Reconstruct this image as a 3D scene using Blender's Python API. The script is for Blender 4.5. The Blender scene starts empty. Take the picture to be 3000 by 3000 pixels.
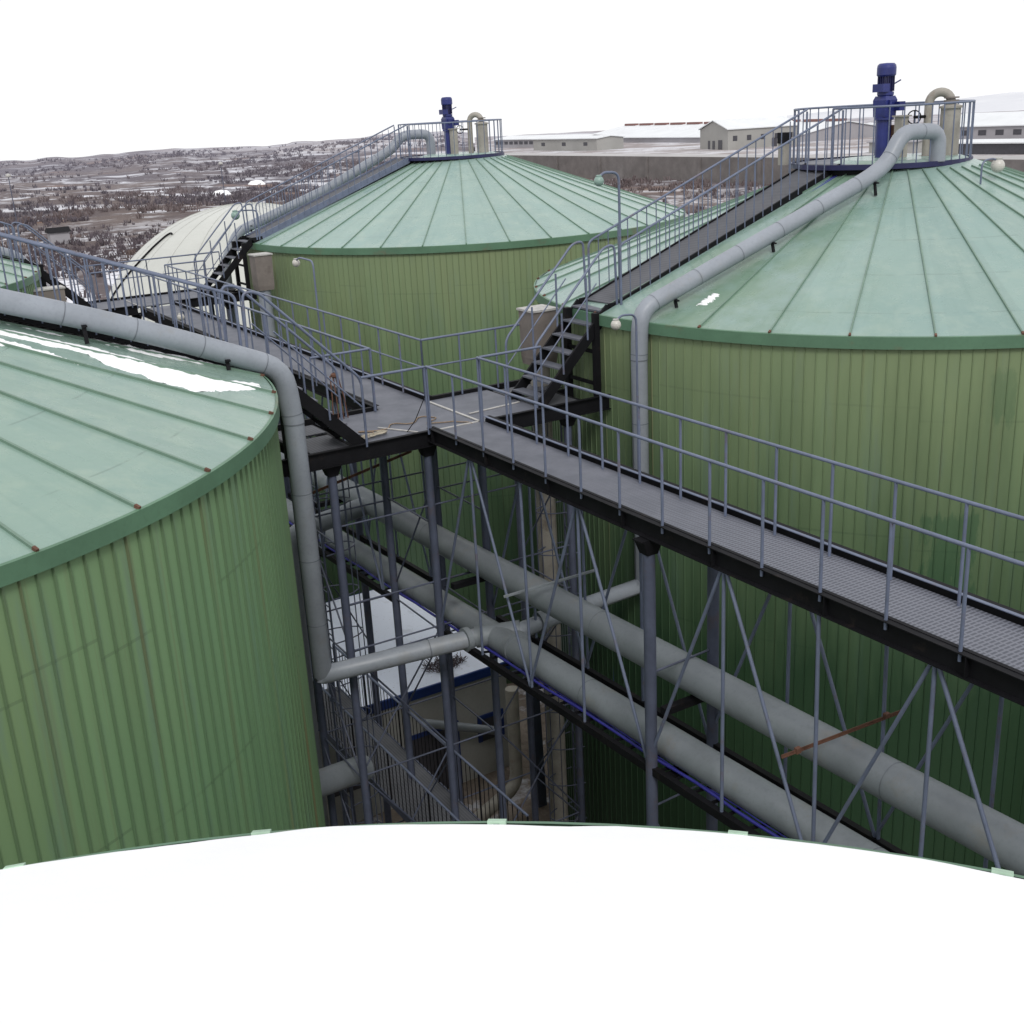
import bpy, math, random
from mathutils import Vector, Matrix, noise
random.seed(7)
PI=math.pi
scene=bpy.context.scene
COL=scene.collection
H=18.0                                   # camera height above the yard; heights below are written relative to the camera
def W(p): return Vector((p[0],p[1],p[2]+H))
# ------------------------------------------------------------------ layout
TA=(0.0,0.0); TB=(22.13,-.53); TC=(22.4,19.07); TD=(.27,19.6); TF=(.033,-19.545)
RT=7.74; ZE=-3.65; SL=.35; NS=38; ZG=-18.0
# ------------------------------------------------------------------ materials
MATS={}
def newmat(name):
    m=bpy.data.materials.new(name); m.use_nodes=True
    nt=m.node_tree; b=nt.nodes['Principled BSDF']
    return m,nt,b
class NB:
    def __init__(s,nt): s.nt=nt
    def n(s,t,**k):
        x=s.nt.nodes.new(t)
        for a,v in k.items(): setattr(x,a,v)
        return x
    def l(s,a,b): s.nt.links.new(a,b)
    def sock(s,inp,v):
        if hasattr(v,'is_linked') or isinstance(v,bpy.types.NodeSocket): s.l(v,inp)
        else: inp.default_value=v
    def math(s,op,a,b=0.0,c=None,clamp=False):
        x=s.n('ShaderNodeMath',operation=op); x.use_clamp=clamp
        s.sock(x.inputs[0],a); s.sock(x.inputs[1],b)
        if c is not None: s.sock(x.inputs[2],c)
        return x.outputs[0]
    def mix(s,f,a,b):
        x=s.n('ShaderNodeMix',data_type='RGBA'); x.clamp_factor=True
        s.sock(x.inputs[0],f); s.sock(x.inputs[6],a); s.sock(x.inputs[7],b)
        return x.outputs[2]
    def noise(s,vec,scale,detail=4.0,rough=.55):
        x=s.n('ShaderNodeTexNoise'); x.inputs['Scale'].default_value=scale; x.inputs['Detail'].default_value=detail; x.inputs['Roughness'].default_value=rough
        if vec is not None: s.l(vec,x.inputs['Vector'])
        return x.outputs['Fac']
    def ramp(s,v,lo,hi):
        x=s.n('ShaderNodeMapRange'); x.clamp=True; s.sock(x.inputs[0],v); x.inputs[1].default_value=lo; x.inputs[2].default_value=hi
        return x.outputs[0]
    def comb(s,x,y,z):
        c=s.n('ShaderNodeCombineXYZ'); s.sock(c.inputs[0],x); s.sock(c.inputs[1],y); s.sock(c.inputs[2],z); return c.outputs[0]
    def coord(s,kind='Object'):
        return s.n('ShaderNodeTexCoord').outputs[kind]
    def pos(s): return s.n('ShaderNodeNewGeometry').outputs['Position']
    def sep(s,v):
        x=s.n('ShaderNodeSeparateXYZ'); s.l(v,x.inputs[0]); return x.outputs
def rgb(c): return (c[0],c[1],c[2],1.0)
def paint(name,c,rough=.5,metal=0.0,var=.22,scale=3.0,fine=18.0,dirt=None,dirt_amt=.0,bump=.0,spec=.5):
    if name in MATS: return MATS[name]
    m,nt,b=newmat(name); k=NB(nt)
    v=k.pos()
    n1=k.noise(v,scale,5,.6); n2=k.noise(v,fine,3,.6)
    dark=tuple(x*(1-var) for x in c); lite=tuple(min(1,x*(1+var)) for x in c)
    col=k.mix(k.ramp(n1,.3,.7),rgb(dark),rgb(lite))
    col=k.mix(k.math('MULTIPLY',k.ramp(n2,.5,.75),.35),col,rgb(tuple(x*.7 for x in c)))
    if dirt:
        f=k.math('MULTIPLY',k.ramp(k.noise(v,scale*.8+.37,6,.7),.58,.68),dirt_amt)
        col=k.mix(f,col,rgb(dirt))
    nt.links.new(col,b.inputs['Base Color'])
    b.inputs['Roughness'].default_value=rough; b.inputs['Metallic'].default_value=metal
    b.inputs['Specular IOR Level'].default_value=spec
    if bump:
        bp=k.n('ShaderNodeBump'); bp.inputs['Strength'].default_value=bump; bp.inputs['Distance'].default_value=.02
        k.l(n2,bp.inputs['Height']); k.l(bp.outputs[0],b.inputs['Normal'])
    MATS[name]=m; return m
M_STEEL=paint('blue_grey_steel_paint',(.135,.16,.235),.45,var=.15,dirt=(.16,.08,.05),dirt_amt=.35)
M_COLUMN=paint('dull_column_paint',(.078,.09,.135),.5,var=.18,dirt=(.12,.07,.05),dirt_amt=.3)
M_BLACK=paint('black_steel_paint',(.007,.007,.009),.65,var=.3,dirt=(.035,.026,.022),dirt_amt=.4,spec=.2)
M_CLAD=paint('pale_pipe_cladding',(.275,.30,.34),.42,var=.10,scale=1.5,dirt=(.25,.25,.24),dirt_amt=.4)
M_JOINT=paint('cladding_joint',(.15,.165,.19),.5)
M_HEADER=paint('grey_header_pipe',(.215,.238,.26),.5,var=.14,scale=1.1,dirt=(.24,.22,.19),dirt_amt=.4)
M_BEIGE=paint('weathered_beige',(.32,.30,.265),.6,var=.2,scale=2.5,dirt=(.22,.17,.13),dirt_amt=.6)
M_STONE=paint('brownish_grey_box',(.19,.165,.15),.75,var=.2,scale=2.0,dirt=(.10,.08,.07),dirt_amt=.6)
M_BLUE=paint('motor_blue',(.02,.028,.15),.35,var=.25)
M_DARKBLUE=paint('dark_navy',(.016,.017,.075),.4)
M_CABLE=paint('blue_cable_sheath',(.035,.035,.26),.5)
M_RUST=paint('rust',(.12,.055,.035),.8,var=.35,scale=9)
M_ROPE=paint('tan_rope',(.27,.20,.14),.9,var=.3,scale=30)
M_PALE=paint('pale_strip',(.46,.45,.43),.6,var=.2,scale=6)
M_WHITE=paint('white_lamp_glass',(.52,.50,.46),.35,var=.1)
M_GREENLAMP=paint('pale_green_lamp_head',(.24,.35,.31),.35,var=.1)
M_FASCIA=paint('fascia_green',(.098,.195,.122),.45,var=.15,scale=1.2,dirt=(.16,.10,.06),dirt_amt=.4)
M_MEMB=paint('white_membrane',(.54,.55,.515),.45,var=.06,scale=.4)
M_CONC=paint('concrete_wall',(.17,.155,.15),.85,var=.2,scale=.35,fine=2.2)
M_ROAD=paint('pale_concrete_road',(.42,.41,.41),.9,var=.15,scale=.05)
M_FWALL=paint('factory_wall_beige',(.33,.325,.31),.85,var=.1,scale=.12)
M_FGREY=paint('factory_wall_grey',(.33,.32,.34),.85,var=.12,scale=.12)
M_FROOF=paint('snowy_roof',(.74,.76,.78),.7,var=.06,scale=.2)
M_DARKWIN=paint('dark_window_opening',(.055,.054,.065),.4)
M_REDBROWN=paint('redbrown_ridge_vent',(.20,.10,.09),.8)
M_BLDWALL=paint('off_white_panel',(.36,.36,.345),.6,var=.1,scale=.8)
M_BLDBLUE=paint('blue_trim',(.016,.04,.17),.4,var=.2)
M_BUSH=paint('bare_scrub',(.085,.066,.074),.95,var=.4,scale=.15,fine=1.3)
M_BUSH2=paint('russet_scrub',(.12,.085,.075),.95,var=.35,scale=.15,fine=1.3)
def mat_snow(name,c=(.965,.97,.985)):
    m,nt,b=newmat(name); k=NB(nt); v=k.pos()
    n=k.noise(v,14,5,.6); n0=k.noise(v,1.2,4,.6)
    col=k.mix(k.ramp(n0,.3,.7),rgb(tuple(x*.96 for x in c)),rgb(c))
    k.l(col,b.inputs['Base Color']); b.inputs['Roughness'].default_value=.75
    bp=k.n('ShaderNodeBump'); bp.inputs['Strength'].default_value=.15; bp.inputs['Distance'].default_value=.02
    k.l(n,bp.inputs['Height']); k.l(bp.outputs[0],b.inputs['Normal'])
    return m
M_SNOW=mat_snow('fresh_snow')
def mat_dusty_snow():
    m,nt,b=newmat('yard_snow_roof'); k=NB(nt); v=k.pos()
    col=k.mix(k.ramp(k.noise(v,.9,6,.65),.56,.70),rgb((.78,.83,.96)),rgb((.60,.63,.72)))
    col=k.mix(k.ramp(k.noise(v,16,3,.6),.66,.74),col,rgb((.35,.33,.33)))
    k.l(col,b.inputs['Base Color']); b.inputs['Roughness'].default_value=.8
    return m
M_YSNOW=mat_dusty_snow()
def mat_deck():
    m,nt,b=newmat('grey_deck_plate'); k=NB(nt); v=k.pos(); s=k.sep(v)
    n=k.noise(v,2.2,5,.65); n2=k.noise(v,45,3,.7)
    col=k.mix(k.ramp(n,.35,.7),rgb((.095,.103,.128)),rgb((.15,.157,.188)))
    col=k.mix(k.math('MULTIPLY',k.ramp(n2,.5,.8),.5),col,rgb((.10,.10,.11)))
    # open bar pattern on the near stretch: bars across the walkway
    w=k.math('SINE',k.math('MULTIPLY',s[1],2*PI/.055)); w2=k.math('SINE',k.math('MULTIPLY',s[0],2*PI/.10))
    bar=k.math('MULTIPLY',k.ramp(w,-.2,.4),1.0); bar2=k.ramp(w2,.75,.95)
    g=k.math('MAXIMUM',bar,bar2)
    col2=k.mix(g,rgb((.07,.076,.096)),rgb((.185,.193,.23)))
    f=k.ramp(s[1],-4.0,-8.5)
    col=k.mix(k.math('MULTIPLY',f,.85),col,col2)
    k.l(col,b.inputs['Base Color']); b.inputs['Roughness'].default_value=.55
    return m
M_DECK=mat_deck()
def mat_grate():
    m,nt,b=newmat('dark_walkway_grating'); k=NB(nt); v=k.pos(); s=k.sep(v)
    n=k.noise(v,1.8,4,.6)
    w=k.math('SINE',k.math('MULTIPLY',s[0],2*PI/.06))
    col=k.mix(k.ramp(n,.3,.7),rgb((.062,.065,.075)),rgb((.09,.093,.106)))
    col=k.mix(k.math('MULTIPLY',k.ramp(w,.2,.9),.5),col,rgb((.15,.155,.175)))
    k.l(col,b.inputs['Base Color']); b.inputs['Roughness'].default_value=.6
    return m
M_GRATE=mat_grate()
def mat_wall(name,patches=(),tint=(1,1,1),seed=0.0,groove=.33,lap=.33,low_shade=.8,shade_top=13.0,shade_bot=6.0,olive=.55):
    m,nt,b=newmat(name); k=NB(nt); s=k.sep(k.coord('Object'))
    ang=k.math('ARCTAN2',s[1],s[0]); u=k.math('MULTIPLY',ang,7.7); v=s[2]
    P=2*PI*7.7/266.0
    pid=k.math('FLOOR',k.math('DIVIDE',u,P))
    wn=k.n('ShaderNodeTexWhiteNoise',noise_dimensions='2D'); k.l(k.comb(pid,seed,0.0),wn.inputs['Vector'])
    base=tuple(a*t for a,t in zip((.168,.262,.150),tint))
    A=k.mix(wn.outputs[0],rgb(tuple(x*.90 for x in base)),rgb(tuple(x*1.10 for x in base)))
    # broad fading and bluish wash marks
    big=k.noise(k.comb(k.math('ADD',u,seed),k.math('MULTIPLY',v,.55),seed),.22,3,.5)
    A=k.mix(k.math('MULTIPLY',k.ramp(big,.38,.68),.75),A,rgb(tuple(a*t for a,t in zip((.212,.265,.138),tint))))
    st=k.noise(k.comb(k.math('MULTIPLY',k.math('ADD',u,seed),3.2),k.math('MULTIPLY',v,.28),seed),1.0,5,.65)
    A=k.mix(k.math('MULTIPLY',k.ramp(st,.54,.74),.6),A,rgb((.14,.22,.20)))
    st2=k.noise(k.comb(k.math('MULTIPLY',u,9.0),k.math('MULTIPLY',v,.10),seed+5),1.0,3,.6)
    A=k.mix(k.math('MULTIPLY',k.ramp(st2,.58,.72),.35),A,rgb((.17,.17,.09)))
    # horizontal lap joints, broken and staggered by sheet
    grp=k.math('FLOOR',k.math('DIVIDE',u,P*5))
    wg=k.n('ShaderNodeTexWhiteNoise',noise_dimensions='2D'); k.l(k.comb(grp,seed+3.0,0.0),wg.inputs['Vector'])
    off=k.math('MULTIPLY',k.math('GREATER_THAN',wg.outputs[0],.5),.22)
    jv=k.math('PINGPONG',k.math('ADD',k.math('ADD',v,off),k.math('MULTIPLY',k.math('SINE',k.math('MULTIPLY',u,.35)),.05)),1.1)
    line=k.math('LESS_THAN',jv,.018)
    br=k.ramp(k.noise(k.comb(u,v,seed),.9,3,.6),.42,.56)
    A=k.mix(k.math('MULTIPLY',k.math('MULTIPLY',line,br),lap),A,rgb((.06,.10,.06)))
    # seam grooves between the sheets and rust runs from the fascia
    fr=k.math('FRACT',k.math('DIVIDE',u,P)); gr=k.math('LESS_THAN',fr,.14)
    A=k.mix(k.math('MULTIPLY',gr,groove),A,rgb((.075,.13,.075)))
    fr7=k.math('FRACT',k.math('DIVIDE',u,P*7)); rw=k.math('LESS_THAN',fr7,.02)
    rv=k.ramp(k.noise(k.comb(u,k.math('MULTIPLY',v,.2),2.0),.7,2,.5),.42,.6)
    A=k.mix(k.math('MULTIPLY',k.math('MULTIPLY',rw,rv),.55),A,rgb((.17,.10,.05)))
    for (u0,u1,v0,v1,thr) in patches:
        n=k.noise(k.comb(k.math('MULTIPLY',u,5.0),k.math('MULTIPLY',v,.9),9.0),1.0,6,.75)
        fu=k.math('MULTIPLY',k.ramp(u,u0,u0+.22),k.ramp(u,u1,u1-.22)); fv=k.math('MULTIPLY',k.ramp(v,v0,v0+.5),k.ramp(v,v1,v1-.4))
        f=k.ramp(k.math('ADD',n,k.math('MULTIPLY',k.math('SUBTRACT',k.math('MULTIPLY',fu,fv),1.0),.4)),thr,thr+.09)
        A=k.mix(k.math('MULTIPLY',f,.6),A,rgb((.04,.135,.065)))
    top=k.ramp(v,10.5,14.2)
    A=k.mix(k.math('MULTIPLY',top,olive),A,rgb((.225,.265,.140)))
    A=k.mix(k.math('MULTIPLY',gr,k.math('MULTIPLY',top,groove*.5)),A,rgb((.085,.13,.07)))
    # shade between the tanks painted into the colour, streaky, deeper toward the ground
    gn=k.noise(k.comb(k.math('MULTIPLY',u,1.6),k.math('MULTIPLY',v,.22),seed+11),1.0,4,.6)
    A=k.mix(k.math('MULTIPLY',k.ramp(k.math('SUBTRACT',v,k.math('MULTIPLY',k.math('SUBTRACT',gn,.5),5.0)),shade_top,shade_bot),low_shade),A,rgb((.014,.046,.020)))
    k.l(A,b.inputs['Base Color']); b.inputs['Roughness'].default_value=.5
    return m
def mat_roof(name,c=(.25,.40,.325),seed=0.0,refl=0.0,refl_ang=None):
    m,nt,b=newmat(name); k=NB(nt); s=k.sep(k.coord('Object'))
    r=k.math('SQRT',k.math('ADD',k.math('MULTIPLY',s[0],s[0]),k.math('MULTIPLY',s[1],s[1])))
    ang=k.math('ARCTAN2',s[1],s[0])
    pan=k.math('FLOOR',k.math('MULTIPLY',ang,NS/(2*PI)))
    wn=k.n('ShaderNodeTexWhiteNoise',noise_dimensions='2D'); k.l(k.comb(pan,seed,0.0),wn.inputs['Vector'])
    vec=k.comb(s[0],s[1],seed)
    A=k.mix(wn.outputs[0],rgb(tuple(x*.95 for x in c)),rgb(tuple(x*1.05 for x in c)))
    A=k.mix(k.math('MULTIPLY',k.ramp(k.noise(vec,.55,4,.6),.45,.7),.4),A,rgb((c[0]*.72,c[1]*.85,c[2]*.92)))
    A=k.mix(k.math('MULTIPLY',k.ramp(k.noise(vec,2.3,5,.7),.48,.70),.6),A,rgb((c[0]*1.28,c[1]*1.16,c[2]*1.12)))
    A=k.mix(k.math('MULTIPLY',k.ramp(k.noise(vec,24,3,.7),.62,.75),.30),A,rgb(tuple(x*.5 for x in c)))
    rs=k.noise(k.comb(k.math('MULTIPLY',ang,34.0),k.math('MULTIPLY',r,.45),seed),1.0,5,.65)
    A=k.mix(k.math('MULTIPLY',k.ramp(rs,.52,.72),.45),A,rgb((c[0]*.74,c[1]*.80,c[2]*.80)))
    # lap lines around the cone, broken
    ln=k.math('LESS_THAN',k.math('PINGPONG',k.math('ADD',r,.4),.62),.012)
    br=k.ramp(k.noise(vec,1.6,3,.6),.46,.56)
    A=k.mix(k.math('MULTIPLY',k.math('MULTIPLY',ln,br),.4),A,rgb(tuple(x*.45 for x in c)))
    if refl>0:  # olive band beside the pipe: a reflection painted into the roof colour
        f=k.math('MULTIPLY',k.ramp(k.noise(vec,.8,5,.65),.40,.58),refl)
        d=k.math('ABSOLUTE',k.math('SUBTRACT',ang,refl_ang)); f=k.math('MULTIPLY',f,k.ramp(d,.55,.12))
        A=k.mix(f,A,rgb((.13,.22,.12)))
    k.l(A,b.inputs['Base Color'])
    rn=k.noise(vec,1.4,4,.6); rr=k.n('ShaderNodeMapRange'); k.l(rn,rr.inputs[0]); rr.inputs[3].default_value=.16; rr.inputs[4].default_value=.40; k.l(rr.outputs[0],b.inputs['Roughness'])
    bp=k.n('ShaderNodeBump'); bp.inputs['Strength'].default_value=.5; bp.inputs['Distance'].default_value=.06
    k.l(k.noise(vec,1.7,3,.5),bp.inputs['Height']); k.l(bp.outputs[0],b.inputs['Normal'])
    return m
M_RIB=paint('roof_seam_green',(.15,.235,.18),.4,var=.12)
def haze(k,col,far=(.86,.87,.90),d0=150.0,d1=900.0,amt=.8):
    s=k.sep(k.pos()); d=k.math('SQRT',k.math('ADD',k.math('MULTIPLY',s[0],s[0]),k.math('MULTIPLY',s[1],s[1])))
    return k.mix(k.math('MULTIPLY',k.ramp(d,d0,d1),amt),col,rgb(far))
def mat_ground():
    m,nt,b=newmat('snow_patched_soil'); k=NB(nt); v=k.pos(); s=k.sep(v)
    p=k.comb(s[0],s[1],0.0)
    soil=k.mix(k.ramp(k.noise(p,.035,5,.6),.38,.62),rgb((.085,.062,.062)),rgb((.145,.108,.095)))
    soil=k.mix(k.ramp(k.noise(p,.010,3,.5),.45,.60),soil,rgb((.08,.066,.08)))
    soil=k.mix(k.math('MULTIPLY',k.ramp(k.noise(p,.9,4,.7),.45,.7),.6),soil,rgb((.06,.045,.045)))
    rust=k.ramp(k.noise(p,.022,3,.5),.60,.66); soil=k.mix(k.math('MULTIPLY',rust,.7),soil,rgb((.22,.125,.08)))
    # wind-blown snow: large field mask x small patches, and ploughed furrows close to the works
    big=k.ramp(k.noise(p,.013,3,.55),.36,.54)
    small=k.ramp(k.noise(p,.085,6,.70),.53,.61)
    fine=k.ramp(k.noise(p,.55,5,.7),.47,.58)
    sn=k.math('MULTIPLY',k.math('MULTIPLY',big,small),.95)
    t=k.math('ADD',k.math('MULTIPLY',s[0],.992),k.math('MULTIPLY',s[1],-.13))
    wob=k.math('MULTIPLY',k.noise(p,.05,3,.5),4.0)
    fur=k.ramp(k.math('SINE',k.math('MULTIPLY',k.math('ADD',t,wob),2*PI/6.2)),-.05,.35)
    dist=k.math('SQRT',k.math('ADD',k.math('MULTIPLY',s[0],s[0]),k.math('MULTIPLY',s[1],s[1])))
    nearf=k.math('MULTIPLY',k.ramp(dist,185,150),k.ramp(dist,60,80))
    fz=k.math('MULTIPLY',k.math('MULTIPLY',fur,k.ramp(k.noise(p,.5,5,.7),.38,.50)),nearf)
    midf=k.math('MULTIPLY',k.math('MULTIPLY',k.ramp(dist,250,205),k.ramp(dist,135,170)),k.math('MULTIPLY',fine,k.ramp(k.noise(p,.05,4,.6),.44,.54)))
    # terrace risers further off hold thin bands of snow
    tq=k.math('ADD',k.math('ADD',k.math('MULTIPLY',s[0],.45),s[1]),k.math('MULTIPLY',k.noise(p,.012,3,.5),70.0))
    ter=k.math('MULTIPLY',k.ramp(k.math('SINE',k.math('MULTIPLY',tq,2*PI/34.0)),.55,.9),k.ramp(k.noise(p,.03,5,.65),.47,.58))
    ter=k.math('MULTIPLY',ter,k.math('MULTIPLY',k.ramp(dist,200,260),k.ramp(dist,760,520)))
    sn=k.math('MAXIMUM',k.math('MAXIMUM',sn,fz),k.math('MAXIMUM',midf,k.math('MULTIPLY',ter,.8)))
    yard=k.ramp(dist,58,44)
    sn=k.math('MULTIPLY',sn,k.math('SUBTRACT',1.0,yard))
    col=k.mix(sn,soil,rgb((.74,.75,.80)))
    yc=k.mix(k.ramp(k.noise(p,.28,5,.65),.42,.6),rgb((.15,.12,.095)),rgb((.24,.20,.165)))
    yc=k.mix(k.ramp(k.noise(p,.6,5,.7),.55,.64),yc,rgb((.45,.45,.48)))
    yc=k.mix(k.math('MULTIPLY',k.ramp(k.noise(p,2.2,4,.7),.55,.7),.7),yc,rgb((.10,.08,.07)))
    col=k.mix(yard,col,yc)
    # the works plateau: trampled snow
    pl=k.math('MULTIPLY',k.ramp(s[0],186,188),k.ramp(s[2],4.3,4.9))
    pc=k.mix(k.ramp(k.noise(p,.04,5,.6),.42,.58),rgb((.62,.62,.65)),rgb((.30,.26,.25)))
    pc=k.mix(k.ramp(k.noise(p,.3,4,.7),.55,.66),pc,rgb((.20,.17,.165)))
    col=k.mix(pl,col,pc)
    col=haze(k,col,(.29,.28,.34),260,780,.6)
    k.l(col,b.inputs['Base Color']); b.inputs['Roughness'].default_value=.95
    bp=k.n('ShaderNodeBump'); bp.inputs['Strength'].default_value=.6; bp.inputs['Distance'].default_value=.4
    k.l(k.noise(p,.7,5,.7),bp.inputs['Height']); k.l(bp.outputs[0],b.inputs['Normal'])
    return m
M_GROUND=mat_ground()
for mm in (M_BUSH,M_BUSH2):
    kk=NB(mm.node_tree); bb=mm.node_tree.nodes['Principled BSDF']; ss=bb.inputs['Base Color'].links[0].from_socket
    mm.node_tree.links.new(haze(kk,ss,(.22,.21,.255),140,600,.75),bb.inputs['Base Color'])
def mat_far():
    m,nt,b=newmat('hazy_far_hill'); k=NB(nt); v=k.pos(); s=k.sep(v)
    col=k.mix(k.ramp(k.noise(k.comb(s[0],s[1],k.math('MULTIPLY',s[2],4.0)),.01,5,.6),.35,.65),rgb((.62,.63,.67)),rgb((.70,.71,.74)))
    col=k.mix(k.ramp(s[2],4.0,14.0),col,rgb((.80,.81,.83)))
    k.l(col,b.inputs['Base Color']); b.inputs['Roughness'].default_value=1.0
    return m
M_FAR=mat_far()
# ------------------------------------------------------------------ mesh building
ORG={}
class MB:
    def __init__(s): s.v=[]; s.f=[]; s.mi=[]; s.sm=[]
    def add(s,vs,fs,mi=0,sm=False):
        o=len(s.v); s.v+=[Vector(x) for x in vs]
        for f in fs: s.f.append([o+i for i in f]); s.mi.append(mi); s.sm.append(sm)
    def box(s,a,b,mi=0):
        (x0,y0,z0),(x1,y1,z1)=a,b
        s.add([(x0,y0,z0),(x1,y0,z0),(x1,y1,z0),(x0,y1,z0),(x0,y0,z1),(x1,y0,z1),(x1,y1,z1),(x0,y1,z1)],
              [(0,3,2,1),(4,5,6,7),(0,1,5,4),(1,2,6,5),(2,3,7,6),(3,0,4,7)],mi)
    def frus(s,c,z0,z1,w0,d0,w1,d1,mi=0):
        x,y=c
        s.add([(x-w0,y-d0,z0),(x+w0,y-d0,z0),(x+w0,y+d0,z0),(x-w0,y+d0,z0),(x-w1,y-d1,z1),(x+w1,y-d1,z1),(x+w1,y+d1,z1),(x-w1,y+d1,z1)],
              [(0,3,2,1),(4,5,6,7),(0,1,5,4),(1,2,6,5),(2,3,7,6),(3,0,4,7)],mi)
    def beam(s,p,q,w,h,up=(0,0,1),mi=0):
        p=Vector(p);q=Vector(q);d=(q-p).normalized();u=Vector(up)
        r=d.cross(u)
        if r.length<1e-4: r=d.cross(Vector((1,0,0)))
        r.normalize();u=r.cross(d)
        vs=[]
        for c in (p,q):
            for a,b in ((-1,-1),(1,-1),(1,1),(-1,1)): vs.append(c+r*(a*w/2)+u*(b*h/2))
        s.add(vs,[(0,3,2,1),(4,5,6,7),(0,1,5,4),(1,2,6,5),(2,3,7,6),(3,0,4,7)],mi)
    def chan(s,p,q,h,w,t,side,mi=0):
        # C-channel along p->q (top at p.z): web plus two flanges turned to `side`
        p=Vector(p);q=Vector(q);sd=Vector(side)
        s.beam(p+Vector((0,0,-h/2)),q+Vector((0,0,-h/2)),t,h,mi=mi)
        o=sd*(w/2+t/2)
        s.beam(p+o+Vector((0,0,-t/2)),q+o+Vector((0,0,-t/2)),w,t,mi=mi)
        s.beam(p+o+Vector((0,0,-h+t/2)),q+o+Vector((0,0,-h+t/2)),w,t,mi=mi)
    def tube(s,pts,r,n=10,mi=0,closed=False,caps=True,rs=None):
        pts=[Vector(p) for p in pts]; m=len(pts)
        rings=[];fr=None
        for i,p in enumerate(pts):
            if closed: d=(pts[(i+1)%m]-pts[i-1])
            elif i==0: d=pts[1]-p
            elif i==m-1: d=p-pts[-2]
            else: d=(pts[i+1]-p).normalized()+(p-pts[i-1]).normalized()
            d=d.normalized() if d.length>1e-9 else Vector((0,0,1))
            if fr is None:
                a=Vector((0,0,1)) if abs(d.z)<.95 else Vector((1,0,0)); fr=(a-d*a.dot(d)).normalized()
            else: fr=(fr-d*fr.dot(d)).normalized()
            b=d.cross(fr); rr=rs[i] if rs else r
            rings.append([p+(fr*math.cos(2*PI*k/n)+b*math.sin(2*PI*k/n))*rr for k in range(n)])
        vs=[x for g in rings for x in g]; fs=[]
        for i in range(m if closed else m-1):
            j=(i+1)%m
            for k in range(n): fs.append((i*n+k,i*n+(k+1)%n,j*n+(k+1)%n,j*n+k))
        s.add(vs,fs,mi,True)
        if caps and not closed:
            s.add(rings[0],[tuple(range(n-1,-1,-1))],mi); s.add(rings[-1],[tuple(range(n))],mi)
    def lathe(s,c,prof,n=24,mi=0,sm=True):
        # prof: list of (r,z) from the bottom up; axis vertical through c=(x,y)
        for (r0,z0),(r1,z1) in zip(prof,prof[1:]):
            vs=[];fs=[]
            for k in range(n):
                a=2*PI*k/n; ca,sa=math.cos(a),math.sin(a)
                vs+=[(c[0]+r0*ca,c[1]+r0*sa,z0),(c[0]+r1*ca,c[1]+r1*sa,z1)]
            for k in range(n):
                j=(k+1)%n; fs.append((2*k,2*j,2*j+1,2*k+1))
            s.add(vs,fs,mi,sm)
    def disc(s,c,r,z,n=24,mi=0,up=True):
        vs=[(c[0]+r*math.cos(2*PI*k/n),c[1]+r*math.sin(2*PI*k/n),z) for k in range(n)]
        s.add(vs,[tuple(range(n)) if up else tuple(range(n-1,-1,-1))],mi)
    def build(s,name,mats,parent=None,origin=None,rel=True):
        if not isinstance(mats,(list,tuple)): mats=[mats]
        vs=[W(v) if rel else v for v in s.v]
        if parent is not None: o=ORG[parent.name]
        elif origin is not None: o=W(origin)
        else:
            xs=[v.x for v in vs];ys=[v.y for v in vs];zs=[v.z for v in vs]
            o=Vector(((min(xs)+max(xs))/2,(min(ys)+max(ys))/2,min(zs)))
        me=bpy.data.meshes.new(name)
        me.from_pydata([v-o for v in vs],[],s.f); 
        for m in mats: me.materials.append(m)
        me.polygons.foreach_set('material_index',s.mi); me.polygons.foreach_set('use_smooth',s.sm)
        me.update()
        ob=bpy.data.objects.new(name,me); COL.objects.link(ob)
        if parent is not None: ob.parent=parent
        else: ob.location=o
        ORG[ob.name]=o
        return ob
def fillet(pts,rad,k=6):
    pts=[Vector(p) for p in pts]; out=[pts[0]]
    for i in range(1,len(pts)-1):
        a=(pts[i-1]-pts[i]); b=(pts[i+1]-pts[i]); r=min(rad,a.length*.48,b.length*.48)
        p0=pts[i]+a.normalized()*r; p1=pts[i]+b.normalized()*r
        for j in range(k+1):
            t=j/k; out.append((1-t)**2*p0+2*t*(1-t)*pts[i]+t*t*p1)
    out.append(pts[-1]); return out
def tag(o,label,cat,group=None,kind=None):
    if label: o['label']=label
    if cat: o['category']=cat
    if group: o['group']=group
    if kind: o['kind']=kind
    return o
def thing(name,label,cat,loc,group=None):
    o=bpy.data.objects.new(name,None); COL.objects.link(o); o.location=W(loc); o.empty_display_size=.2
    ORG[o.name]=W(loc); return tag(o,label,cat,group)
def structure(ob): ob['kind']='structure'; return ob
POSTM={}
def post_at(parent,p,h,r=.019,name='post',mat=None,n=8):
    mat=mat or M_STEEL; key=(round(h,3),r,name,mat.name)
    if key not in POSTM:
        b=MB(); b.tube([(0,0,0),(0,0,h)],r,n,caps=False)
        me=bpy.data.meshes.new(name); me.from_pydata([tuple(v) for v in b.v],[],b.f); me.materials.append(mat)
        me.polygons.foreach_set('use_smooth',[True]*len(b.f)); me.update(); POSTM[key]=me
    o=bpy.data.objects.new(name,POSTM[key]); COL.objects.link(o); o.parent=parent; o.location=W(p)-ORG[parent.name]
    return o
def lerp(a,b,t): return tuple(x+(y-x)*t for x,y in zip(a,b))
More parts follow.
